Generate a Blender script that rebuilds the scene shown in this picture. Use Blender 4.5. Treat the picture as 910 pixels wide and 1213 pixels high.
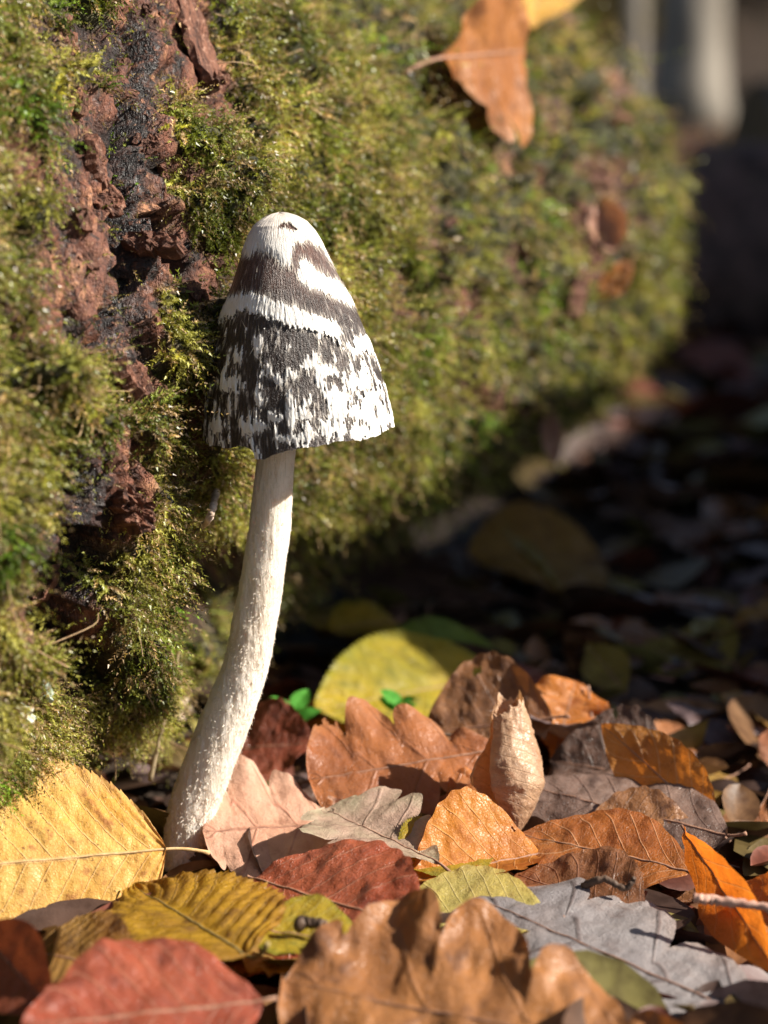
import bpy, math, random
import numpy as np
from mathutils import Vector

for o in list(bpy.data.objects):
    bpy.data.objects.remove(o, do_unlink=True)
SC = bpy.context.scene
COL = SC.collection
CM = 0.01                     # everything below is written in centimetres
rng = np.random.default_rng(7)
random.seed(7)

# ------------------------------------------------------------------ camera
F = 2534.0                    # focal length in photo pixels (910 x 1213)
CAM = np.array([0.0, -55.0, 21.0])
PITCH = math.atan(506.5 / F)
cam_d = bpy.data.cameras.new('camera')
cam = bpy.data.objects.new('camera', cam_d)
COL.objects.link(cam)
cam.location = CAM * CM
cam.rotation_euler = (math.pi / 2 - PITCH, 0, 0)
cam_d.lens = 60
cam_d.sensor_fit = 'VERTICAL'
cam_d.sensor_height = 60 * 1213 / F
cam_d.clip_start = 0.01
cam_d.clip_end = 500
cam_d.dof.use_dof = True
cam_d.dof.focus_distance = 0.557
cam_d.dof.aperture_fstop = 7.0
SC.camera = cam
SC.render.resolution_x, SC.render.resolution_y = 768, 1024

# ------------------------------------------------------------------ light
SUN_DIR = np.array([0.80, -0.14, 0.58]); SUN_DIR /= np.linalg.norm(SUN_DIR)
sun_el = math.asin(SUN_DIR[2]); sun_az = math.atan2(SUN_DIR[0], SUN_DIR[1])
world = bpy.data.worlds.new('World'); SC.world = world; world.use_nodes = True
wn = world.node_tree.nodes; wn.clear()
sky = wn.new('ShaderNodeTexSky'); sky.sky_type = 'NISHITA'; sky.sun_disc = False
sky.sun_elevation = sun_el; sky.sun_rotation = sun_az
bg = wn.new('ShaderNodeBackground'); bg.inputs['Strength'].default_value = 0.05
wo = wn.new('ShaderNodeOutputWorld')
world.node_tree.links.new(sky.outputs[0], bg.inputs[0]); world.node_tree.links.new(bg.outputs[0], wo.inputs[0])
sun_d = bpy.data.lights.new('sun', 'SUN'); sun_d.energy = 5.0; sun_d.angle = math.radians(0.5)
sun_d.color = (1.0, 0.93, 0.82)
sun = bpy.data.objects.new('sun', sun_d); COL.objects.link(sun)
sun.rotation_euler = Vector(SUN_DIR).to_track_quat('Z', 'Y').to_euler()
sun.location = (1, 0, 2)
vs = SC.view_settings
vs.view_transform = 'Standard'; vs.look = 'None'; vs.exposure = 1.1; vs.gamma = 1; vs.use_curve_mapping = False
SC.cycles.use_denoising = True
SC.cycles.use_adaptive_sampling = False
SC.cycles.max_bounces = 8

# ------------------------------------------------------------------ maths helpers
FW = np.array([0, math.cos(PITCH), -math.sin(PITCH)])
UPV = np.array([0, math.sin(PITCH), math.cos(PITCH)])
RT = np.array([1.0, 0, 0])
def at(px, py, Y):
    """world point (cm) seen at photo pixel px,py on the world plane y = Y"""
    d = FW + (px - 455) / F * RT - (py - 606.5) / F * UPV
    return CAM + d * ((Y - CAM[1]) / d[1])
def on_z(px, py, Z):
    d = FW + (px - 455) / F * RT - (py - 606.5) / F * UPV
    return CAM + d * ((Z - CAM[2]) / d[2])
def proj(P):
    d = np.asarray(P) - CAM
    z = d @ FW
    return 455 + F * (d @ RT) / z, 606.5 - F * (d @ UPV) / z, z
def unit(v):
    v = np.asarray(v, float)
    return v / np.maximum(np.linalg.norm(v, axis=-1, keepdims=True), 1e-9)
def sstep(a, b, x):
    t = np.clip((x - a) / (b - a), 0, 1)
    return t * t * (3 - 2 * t)
PERM = np.random.default_rng(3).permutation(256)
PERM = np.concatenate([PERM, PERM, PERM])
GRAD = unit(np.random.default_rng(4).normal(size=(256, 3)))
def perlin(p):
    p = np.asarray(p, float)
    i = np.floor(p).astype(int); f = p - i; i &= 255
    w = f * f * f * (f * (f * 6 - 15) + 10)
    out = 0
    for dx in (0, 1):
        for dy in (0, 1):
            for dz in (0, 1):
                h = PERM[PERM[PERM[(i[..., 0] + dx) & 255] + ((i[..., 1] + dy) & 255)] + ((i[..., 2] + dz) & 255)]
                g = GRAD[h]
                d = g[..., 0] * (f[..., 0] - dx) + g[..., 1] * (f[..., 1] - dy) + g[..., 2] * (f[..., 2] - dz)
                wx = w[..., 0] if dx else 1 - w[..., 0]
                wy = w[..., 1] if dy else 1 - w[..., 1]
                wz = w[..., 2] if dz else 1 - w[..., 2]
                out = out + d * wx * wy * wz
    return out * 1.6
def fbm(p, octs=4, gain=0.5, seed=0.0):
    p = np.asarray(p, float) + seed * 17.31
    a, s, o = 1.0, 0.0, 0
    for k in range(octs):
        o = o + a * perlin(p); s += a; a *= gain; p = p * 2.03 + 5.7
    return o / s
def cells(p, seed=0.0):
    """nearest / second nearest feature distance and a random value for the nearest cell"""
    p = np.asarray(p, float) + seed
    b = np.floor(p).astype(int)
    d1 = np.full(p.shape[:-1], 9.0); d2 = d1.copy(); val = np.zeros_like(d1)
    for dx in (-1, 0, 1):
        for dy in (-1, 0, 1):
            for dz in (-1, 0, 1):
                c = b + np.array([dx, dy, dz]); m = c & 255
                h = PERM[PERM[PERM[m[..., 0]] + m[..., 1]] + m[..., 2]]
                q = c + 0.5 + GRAD[h] * 0.55
                d = np.linalg.norm(p - q, axis=-1)
                near = d < d1
                d2 = np.where(near, d1, np.minimum(d2, d)); val = np.where(near, h / 255.0, val); d1 = np.where(near, d, d1)
    return d1, d2, val
def seg_dist(x, y, pts):
    """distance in pixels to a polyline, and the parameter along it"""
    best = np.full(np.shape(x), 1e9); tt = np.zeros(np.shape(x)); n = len(pts) - 1
    for k in range(n):
        (ax, ay), (bx, by) = pts[k][:2], pts[k + 1][:2]
        vx, vy = bx - ax, by - ay
        t = np.clip(((x - ax) * vx + (y - ay) * vy) / (vx * vx + vy * vy + 1e-9), 0, 1)
        d = np.hypot(x - ax - t * vx, y - ay - t * vy)
        m = d < best
        best = np.where(m, d, best); tt = np.where(m, (k + t) / n, tt)
    return best, tt
def poly_sdf(x, y, pts):
    """signed distance to a polygon, positive inside"""
    d, _ = seg_dist(x, y, list(pts) + [pts[0]])
    ins = np.zeros(np.shape(x), bool); n = len(pts)
    for k in range(n):
        (ax, ay), (bx, by) = pts[k], pts[(k + 1) % n]
        c = ((ay > y) != (by > y)) & (x < (bx - ax) * (y - ay) / (by - ay + 1e-12) + ax)
        ins ^= c
    return np.where(ins, d, -d)

# ------------------------------------------------------------------ mesh helpers
def mesh_np(name, V, faces, mat=None, smooth=True, uv=None, col=None, attrs=None):
    """V in cm; faces (n,3) or (n,4) int array"""
    me = bpy.data.meshes.new(name)
    V = np.asarray(V, float) * CM; faces = np.asarray(faces, np.int32)
    n, k = faces.shape
    me.vertices.add(len(V)); me.vertices.foreach_set('co', V.astype(np.float32).ravel())
    me.loops.add(n * k); me.loops.foreach_set('vertex_index', faces.ravel())
    me.polygons.add(n); me.polygons.foreach_set('loop_start', np.arange(0, n * k, k, dtype=np.int32))
    me.update(calc_edges=True)
    me.polygons.foreach_set('use_smooth', np.full(n, smooth))
    if uv is not None:
        l = me.uv_layers.new(name='UVMap')
        l.data.foreach_set('uv', np.asarray(uv, np.float32)[faces.ravel()].ravel())
    if col is not None:
        a = me.color_attributes.new('Col', 'FLOAT_COLOR', 'POINT')
        c = np.ones((len(V), 4), np.float32); c[:, :3] = col
        a.data.foreach_set('color', c.ravel())
    for nm, vals in (attrs or {}).items():
        a = me.attributes.new(nm, 'FLOAT', 'POINT'); a.data.foreach_set('value', np.asarray(vals, np.float32))
    if mat: me.materials.append(mat)
    me.validate(); me.update()
    return me
def link(name, me, parent=None, loc=(0, 0, 0)):
    o = bpy.data.objects.new(name, me); COL.objects.link(o)
    o.location = np.asarray(loc, float) * CM
    if parent: o.parent = parent
    return o
def empty(name, loc=(0, 0, 0)):
    o = bpy.data.objects.new(name, None); COL.objects.link(o); o.empty_display_size = 0.01
    o.location = np.asarray(loc, float) * CM
    return o
def tag(o, label=None, cat=None, group=None, kind=None):
    if label: o['label'] = label
    if cat: o['category'] = cat
    if group: o['group'] = group
    if kind: o['kind'] = kind
    return o
def grid_faces(nu, nv, wrap=False):
    i = np.arange(nu - 1)[:, None]; j = np.arange(nv if wrap else nv - 1)[None, :]
    j2 = (j + 1) % nv
    return np.stack([i * nv + j, i * nv + j2, (i + 1) * nv + j2, (i + 1) * nv + j], -1).reshape(-1, 4)
def tube(path, rad, seg=8, closed=True):
    """verts, quads of a tube along path (n,3) with radii (n,)"""
    path = np.asarray(path, float); n = len(path); rad = np.broadcast_to(rad, (n,))
    tan = unit(np.gradient(path, axis=0))
    ref = np.array([0.13, 0.21, 0.97]) if abs(tan[0][2]) < 0.9 else np.array([0.97, 0.2, 0.1])
    s = unit(np.cross(tan, ref)); t = np.cross(s, tan)
    a = np.linspace(0, 2 * math.pi, seg, endpoint=False)
    V = path[:, None] + rad[:, None, None] * (np.cos(a)[None, :, None] * s[:, None] + np.sin(a)[None, :, None] * t[:, None])
    V = V.reshape(-1, 3); Fq = grid_faces(n, seg, True)
    if closed:
        c0, c1 = len(V), len(V) + 1
        V = np.vstack([V, path[0], path[-1]])
        j = np.arange(seg); j2 = (j + 1) % seg
        Fq = np.vstack([Fq, np.stack([np.full(seg, c0), j2, j, np.full(seg, c0)], -1)[:, [0, 1, 2, 2]] * 0 + np.stack([j2, j, np.full(seg, c0), np.full(seg, c0)], -1),
                        np.stack([(n - 1) * seg + j, (n - 1) * seg + j2, np.full(seg, c1), np.full(seg, c1)], -1)])
    return V, Fq
def tri_split(Fq):
    """quads (some degenerate) to triangles"""
    a = Fq[:, [0, 1, 2]]; b = Fq[:, [0, 2, 3]]
    T = np.vstack([a, b])
    ok = (T[:, 0] != T[:, 1]) & (T[:, 1] != T[:, 2]) & (T[:, 0] != T[:, 2])
    return T[ok]
def smooth_path(pts, n):
    pts = np.asarray(pts, float)
    P = np.vstack([2 * pts[0] - pts[1], pts, 2 * pts[-1] - pts[-2]])
    out = []
    m = len(pts) - 1
    for s in np.linspace(0, m, n):
        k = min(int(s), m - 1); t = s - k
        p0, p1, p2, p3 = P[k], P[k + 1], P[k + 2], P[k + 3]
        out.append(0.5 * ((2 * p1) + (-p0 + p2) * t + (2 * p0 - 5 * p1 + 4 * p2 - p3) * t * t + (-p0 + 3 * p1 - 3 * p2 + p3) * t ** 3))
    return np.array(out)

# ------------------------------------------------------------------ node helpers
class NT:
    def __init__(self, name):
        self.m = bpy.data.materials.new(name); self.m.use_nodes = True
        self.t = self.m.node_tree; self.t.nodes.clear()
        self.out = self.t.nodes.new('ShaderNodeOutputMaterial')
    def n(self, typ, **kw):
        nd = self.t.nodes.new(typ)
        for k, v in kw.items(): setattr(nd, k, v)
        return nd
    def set(self, sock, v):
        if isinstance(v, bpy.types.NodeSocket): self.t.links.new(v, sock)
        elif v is not None: sock.default_value = v
    def math(self, op, a, b=None, c=None, clamp=False):
        nd = self.n('ShaderNodeMath', operation=op, use_clamp=clamp)
        self.set(nd.inputs[0], a); self.set(nd.inputs[1], b)
        if c is not None: self.set(nd.inputs[2], c)
        return nd.outputs[0]
    def noise(self, vec, scale, detail=4, rough=0.55, out=0):
        nd = self.n('ShaderNodeTexNoise'); self.set(nd.inputs['Vector'], vec)
        nd.inputs['Scale'].default_value = scale; nd.inputs['Detail'].default_value = detail; nd.inputs['Roughness'].default_value = rough
        return nd.outputs[out]
    def vor(self, vec, scale, feature='F1', out=0):
        nd = self.n('ShaderNodeTexVoronoi', feature=feature); self.set(nd.inputs['Vector'], vec); nd.inputs['Scale'].default_value = scale
        return nd.outputs[out]
    def ramp(self, f, stops):
        nd = self.n('ShaderNodeValToRGB'); self.set(nd.inputs[0], f)
        el = nd.color_ramp.elements
        while len(el) < len(stops): el.new(0.5)
        for e, (p, c) in zip(el, stops):
            e.position = p; e.color = (c, c, c, 1) if isinstance(c, (int, float)) else (*c, 1)
        return nd.outputs[0]
    def step(self, f, a, b, lo=0.0, hi=1.0):
        nd = self.n('ShaderNodeMapRange', interpolation_type='SMOOTHSTEP')
        self.set(nd.inputs[0], f)
        for k, v in zip((1, 2, 3, 4), (a, b, lo, hi)): nd.inputs[k].default_value = v
        return nd.outputs[0]
    def mix(self, f, a, b, mode='MIX'):
        nd = self.n('ShaderNodeMix', data_type='RGBA', blend_type=mode)
        self.set(nd.inputs[0], f)
        for s, v in ((nd.inputs[6], a), (nd.inputs[7], b)):
            self.set(s, (*v, 1) if isinstance(v, tuple) and len(v) == 3 else v)
        return nd.outputs[2]
    def bump(self, h, strength=0.5, dist=0.001, normal=None):
        nd = self.n('ShaderNodeBump'); self.set(nd.inputs['Height'], h)
        nd.inputs['Strength'].default_value = strength; nd.inputs['Distance'].default_value = dist
        if normal: self.set(nd.inputs['Normal'], normal)
        return nd.outputs[0]
    def obj(self): return self.n('ShaderNodeTexCoord').outputs['Object']
    def uv(self): return self.n('ShaderNodeTexCoord').outputs['UV']
    def scale(self, vec, s):
        nd = self.n('ShaderNodeVectorMath', operation='MULTIPLY'); self.set(nd.inputs[0], vec); nd.inputs[1].default_value = s
        return nd.outputs[0]
    def attr(self, name, out='Fac'): return self.n('ShaderNodeAttribute', attribute_name=name).outputs[out]
    def bsdf(self, color, rough=0.6, spec=0.3, normal=None, **kw):
        b = self.n('ShaderNodeBsdfPrincipled')
        self.set(b.inputs['Base Color'], (*color, 1) if isinstance(color, tuple) else color)
        self.set(b.inputs['Roughness'], rough); self.set(b.inputs['Specular IOR Level'], spec)
        if normal: self.set(b.inputs['Normal'], normal)
        for k, v in kw.items(): self.set(b.inputs[k], v)
        return b.outputs[0]
    def done(self, sh): self.t.links.new(sh, self.out.inputs[0]); return self.m
    def translucent(self, sh, color, f, normal=None):
        tr = self.n('ShaderNodeBsdfTranslucent'); self.set(tr.inputs[0], color)
        if normal: self.set(tr.inputs['Normal'], normal)
        mx = self.n('ShaderNodeMixShader'); self.set(mx.inputs[0], f)
        self.t.links.new(sh, mx.inputs[1]); self.t.links.new(tr.outputs[0], mx.inputs[2])
        return mx.outputs[0]

# ------------------------------------------------------------------ materials
def m_soil():
    t = NT('soil'); o = t.obj()
    a = t.noise(o, 9, 5); b = t.noise(o, 160, 5, 0.7); c = t.vor(o, 420)
    col = t.mix(t.step(a, 0.35, 0.65), (0.018, 0.013, 0.010), (0.055, 0.036, 0.024))
    col = t.mix(t.step(b, 0.55, 0.75), col, (0.10, 0.068, 0.045))
    h = t.math('ADD', b, t.math('MULTIPLY', c, 0.6))
    return t.done(t.bsdf(col, 0.85, 0.2, t.bump(h, 0.9, 0.003)))
def m_bark():
    t = NT('red_bark'); o = t.obj()
    big = t.noise(o, 45, 4); mid = t.noise(o, 160, 5, 0.65); fine = t.noise(o, 700, 4, 0.7)
    c = t.mix(t.step(t.math('ADD', t.math('MULTIPLY', big, 0.55), t.math('MULTIPLY', t.attr('tone'), 0.45)), 0.36, 0.62), (0.022, 0.010, 0.008), (0.17, 0.062, 0.036))
    c = t.mix(t.math('MULTIPLY', t.step(mid, 0.49, 0.66), t.step(big, 0.42, 0.6)), c, (0.44, 0.21, 0.11))
    c = t.mix(t.step(mid, 0.46, 0.34), c, (0.022, 0.014, 0.012))
    c = t.mix(t.step(fine, 0.62, 0.74), c, (0.48, 0.28, 0.18))
    c = t.mix(t.step(fine, 0.42, 0.32), c, (0.014, 0.010, 0.010))
    pale = t.step(t.noise(t.scale(o, (1, 1, 1)), 14, 3), 0.52, 0.66)
    c = t.mix(t.math('MULTIPLY', pale, 0.3), c, (0.12, 0.075, 0.07))
    crust_shade = t.attr('dark')  # black crust and plate joints, plus shade painted into the cracks and holes
    c = t.mix(t.math('MULTIPLY', crust_shade, t.step(fine, 0.66, 0.5)), c, t.mix(t.step(mid, 0.45, 0.6), (0.010, 0.008, 0.009), (0.045, 0.024, 0.022)))
    under = t.mix(t.step(mid, 0.35, 0.65), (0.020, 0.020, 0.008), (0.075, 0.070, 0.022))
    c = t.mix(t.attr('moss'), c, under)
    gr = t.noise(t.scale(o, (1.0, 1.0, 0.22)), 420, 4, 0.7)
    c = t.mix(t.step(gr, 0.5, 0.36), c, t.mix(1.0, c, (0.25, 0.22, 0.22), 'MULTIPLY'))
    h = t.math('ADD', t.math('ADD', t.math('MULTIPLY', mid, 1.2), t.math('MULTIPLY', fine, 0.6)), t.math('MULTIPLY', gr, 0.9))
    r = t.math('SUBTRACT', t.step(fine, 0.3, 0.7, 0.5, 0.85), t.math('MULTIPLY', crust_shade, 0.22))
    return t.done(t.bsdf(c, r, 0.4, t.bump(h, 0.9, 0.0022)))
def m_flake():
    t = NT('bark_plate'); o = t.obj()
    rnd = t.n('ShaderNodeObjectInfo').outputs['Random']
    wv = t.noise(t.scale(o, (3.5, 0.6, 2)), 170, 5, 0.7); fine = t.noise(o, 620, 4, 0.7)
    c = t.mix(t.step(wv, 0.35, 0.62), (0.040, 0.017, 0.012), (0.20, 0.082, 0.048))
    c = t.mix(t.step(fine, 0.56, 0.7), c, (0.46, 0.27, 0.19))
    c = t.mix(t.step(fine, 0.42, 0.32), c, (0.03, 0.018, 0.016))
    c = t.mix(t.math('MULTIPLY', rnd, 0.5), c, (0.11, 0.05, 0.035))
    h = t.math('ADD', wv, t.math('MULTIPLY', fine, 0.5))
    return t.done(t.bsdf(c, 0.72, 0.35, t.bump(h, 0.8, 0.0018)))
def m_moss():
    t = NT('moss'); c = t.attr('Col', 'Color')
    sh = t.bsdf(c, 0.38, 0.5)
    return t.done(t.translucent(sh, t.mix(1.0, c, (1.25, 1.25, 0.55), 'MULTIPLY'), 0.38))
def m_stem():
    t = NT('stem_flesh'); o = t.obj()
    st = t.noise(t.scale(o, (1, 1, 0.18)), 900, 4, 0.6); b = t.noise(o, 80, 3)
    c = t.mix(t.step(b, 0.4, 0.65), (0.78, 0.70, 0.60), (0.68, 0.58, 0.47))
    c = t.mix(t.math('MULTIPLY', t.step(st, 0.60, 0.75), 0.35), c, (0.55, 0.42, 0.30))
    return t.done(t.bsdf(c, 0.6, 0.3, t.bump(st, 0.7, 0.0010), **{'Subsurface Weight': 0.5, 'Subsurface Scale': 0.004, 'Subsurface Radius': (1.0, 0.85, 0.7)}))
def m_fuzz(name, c):
    t = NT(name)
    return t.done(t.translucent(t.bsdf(c, 0.6, 0.2), (*c, 1), 0.42))
def m_cap():
    t = NT('cap_skin'); c = t.attr('Col', 'Color'); uv = t.uv()
    st = t.noise(t.scale(uv, (260, 22, 1)), 1, 4, 0.6); gl = t.noise(t.obj(), 2600, 2)
    c = t.mix(t.step(st, 0.35, 0.7), t.mix(1.0, c, (0.45, 0.42, 0.42), 'MULTIPLY'), t.mix(1.0, c, (1.5, 1.45, 1.4), 'MULTIPLY'))
    h = t.math('ADD', st, t.math('MULTIPLY', gl, 0.6))
    return t.done(t.bsdf(c, 0.38, 0.5, t.bump(h, 0.8, 0.0006)))
def m_veil():
    t = NT('veil_patch'); uv = t.uv()
    st = t.noise(t.scale(uv, (210, 16, 1)), 1, 4, 0.65)
    warm = t.attr('Col', 'Color')
    c = t.mix(t.step(st, 0.58, 0.75), warm, t.mix(1.0, warm, (0.62, 0.55, 0.50), 'MULTIPLY'))
    return t.done(t.bsdf(c, 0.7, 0.2, t.bump(st, 0.6, 0.0008)))
def m_leaf(name, c1, c2, spot, vein, nveins=9, slant=0.45, spots=0.35, trans=0.32, rough=0.45, edge=None, edge_amt=0.5, pattern=1.0):
    """leaf blade: UV x runs from stalk to tip, UV y across (0..1, midrib at 0.5)"""
    t = NT(name); uv = t.uv(); o = t.obj()
    rnd = t.n('ShaderNodeObjectInfo').outputs['Random']
    sx = t.n('ShaderNodeSeparateXYZ'); t.set(sx.inputs[0], uv)
    off = t.n('ShaderNodeVectorMath', operation='ADD'); t.set(off.inputs[0], o)
    cb = t.n('ShaderNodeCombineXYZ'); t.set(cb.inputs[0], rnd); t.set(cb.inputs[1], t.math('MULTIPLY', rnd, 3.7)); t.set(off.inputs[1], cb.outputs[0])
    o = off.outputs[0]
    av = t.math('ABSOLUTE', t.math('MULTIPLY_ADD', sx.outputs[1], 2.0, -1.0))
    wob = t.math('MULTIPLY', t.math('SUBTRACT', t.noise(o, 40, 2), 0.5), 0.05)
    ph = t.math('MULTIPLY', t.math('ADD', t.math('SUBTRACT', sx.outputs[0], t.math('MULTIPLY', av, slant * 0.42)), wob), nveins)
    tri = t.math('ABSOLUTE', t.math('SUBTRACT', t.math('FRACT', ph), 0.5))      # 0 on the side vein
    vn = t.math('MULTIPLY', t.step(tri, 0.055, 0.008), t.step(av, 1.0, 0.85))
    mid = t.step(av, 0.035, 0.01)
    veins = t.math('MAXIMUM', vn, mid)
    net = t.step(t.vor(o, 1150, 'DISTANCE_TO_EDGE'), 0.09, 0.01)
    b = t.noise(o, 34, 4, 0.6); f = t.noise(o, 150, 4, 0.6); f2 = t.noise(o, 480, 3, 0.6)
    c = t.mix(t.step(b, 0.35, 0.65), c1, c2)
    c = t.mix(t.math('MULTIPLY', t.step(t.noise(o, 22, 3), 0.5, 0.68), 0.5), c, t.mix(1.0, spot, (1.25, 1.2, 1.1), 'MULTIPLY'))
    c = t.mix(t.math('MULTIPLY', t.step(f, 0.35, 0.75), 0.35), c, t.mix(1.0, c, (0.55, 0.48, 0.45), 'MULTIPLY'))
    # mottling between the veins
    c = t.mix(t.math('MULTIPLY', t.math('MULTIPLY', t.step(f, 0.54, 0.66), t.step(tri, 0.06, 0.3)), spots), c, spot)
    c = t.mix(t.math('MULTIPLY', t.step(f2, 0.66, 0.72), spots), c, t.mix(1.0, spot, (0.4, 0.35, 0.35), 'MULTIPLY'))
    if edge:
        e = t.math('MULTIPLY', t.step(t.math('ADD', av, t.math('MULTIPLY', t.math('SUBTRACT', b, 0.5), 0.9)), 0.62, 1.05), edge_amt)
        c = t.mix(e, c, edge)
    c = t.mix(t.math('MULTIPLY', t.math('MULTIPLY', veins, t.step(f, 0.2, 0.55)), 0.62 * pattern), c, vein)
    c = t.mix(t.math('MULTIPLY', net, 0.12), c, vein)
    old = t.math('MULTIPLY', t.step(t.noise(o, 75, 5, 0.7), 0.56, 0.70), 0.55 * min(1.0, spots * 2))
    c = t.mix(old, c, t.mix(1.0, spot, (0.75, 0.7, 0.7), 'MULTIPLY'))
    hs = t.n('ShaderNodeHueSaturation'); t.set(hs.inputs['Color'], c)
    t.set(hs.inputs['Value'], t.math('MULTIPLY_ADD', rnd, 0.3, 0.85)); t.set(hs.inputs['Hue'], t.math('MULTIPLY_ADD', rnd, 0.014, 0.489))
    c = hs.outputs[0]
    h = t.math('ADD', t.math('MULTIPLY', veins, 0.35), t.math('ADD', t.math('ADD', t.math('MULTIPLY', f, 1.3), t.math('MULTIPLY', f2, 0.5)), t.math('MULTIPLY', net, 0.15)))
    nb = t.bump(h, 0.6, 0.0012)
    r = t.step(f, 0.3, 0.7, rough - 0.1, rough + 0.2)
    sh = t.bsdf(c, r, 0.4, nb)
    tc = t.mix(t.math('MULTIPLY', veins, 0.5), t.mix(1.0, c, (1.7, 1.25, 0.75), 'MULTIPLY'), t.mix(1.0, c, (0.6, 0.5, 0.4), 'MULTIPLY'))
    return t.done(t.translucent(sh, tc, trans, nb))
def m_plain(name, c, c2, scale=150, rough=0.6, spec=0.3, stretch=(1, 1, 1), bump=0.5, dist=0.001):
    t = NT(name); o = t.scale(t.obj(), stretch)
    f = t.noise(o, scale, 5, 0.65)
    return t.done(t.bsdf(t.mix(t.step(f, 0.35, 0.65), c, c2), rough, spec, t.bump(f, bump, dist)))

SOIL = m_soil(); BARK = m_bark(); FLAKE = m_flake(); MOSS = m_moss(); STEM = m_stem(); CAPM = m_cap(); VEIL = m_veil()
FUZZ = m_fuzz('stem_fuzz', (0.78, 0.71, 0.62)); GILL = m_plain('gill_flesh', (0.22, 0.19, 0.17), (0.34, 0.30, 0.27), 300)
STALK = m_plain('leaf_stalk', (0.22, 0.11, 0.07), (0.36, 0.20, 0.13), 300)
STALK_Y = m_plain('yellow_leaf_stalk', (0.42, 0.26, 0.10), (0.55, 0.36, 0.18), 300)
STALK_O = m_plain('olive_leaf_stalk', (0.17, 0.12, 0.04), (0.26, 0.19, 0.07), 300)
TWIG = m_plain('twig_bark', (0.045, 0.028, 0.020), (0.12, 0.075, 0.05), 260, stretch=(1, 1, 0.3))
PALE = m_plain('pale_dead_bark', (0.62, 0.50, 0.41), (0.40, 0.29, 0.22), 260, 0.7, 0.2)
LICHEN = m_plain('grey_green_lichen', (0.36, 0.45, 0.36), (0.60, 0.64, 0.55), 420, 0.9, 0.1)
GRASSM = m_fuzz('dry_grass_stalk', (0.46, 0.36, 0.22)); GREEN = m_fuzz('seedling_green', (0.10, 0.36, 0.05))
TREEB = m_plain('grey_tree_bark', (0.15, 0.13, 0.105), (0.27, 0.24, 0.20), 6, 0.85, 0.15, (1, 1, 0.4), 0.6, 0.02)
TREED = m_plain('dark_tree_bark', (0.05, 0.04, 0.032), (0.11, 0.09, 0.07), 8, 0.9, 0.15, (1, 1, 0.35), 0.8, 0.03)
LOGD = m_plain('brown_log_bark', (0.05, 0.032, 0.026), (0.15, 0.085, 0.068), 40, 0.85, 0.2, (1, 1, 1), 0.9, 0.01)
ENDW = m_plain('rotten_end_wood', (0.07, 0.05, 0.028), (0.16, 0.11, 0.06), 70, 0.9, 0.15)
CROWN = m_fuzz('autumn_crown', (0.17, 0.10, 0.03)); BUSH = m_fuzz('undergrowth', (0.12, 0.09, 0.025))

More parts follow.
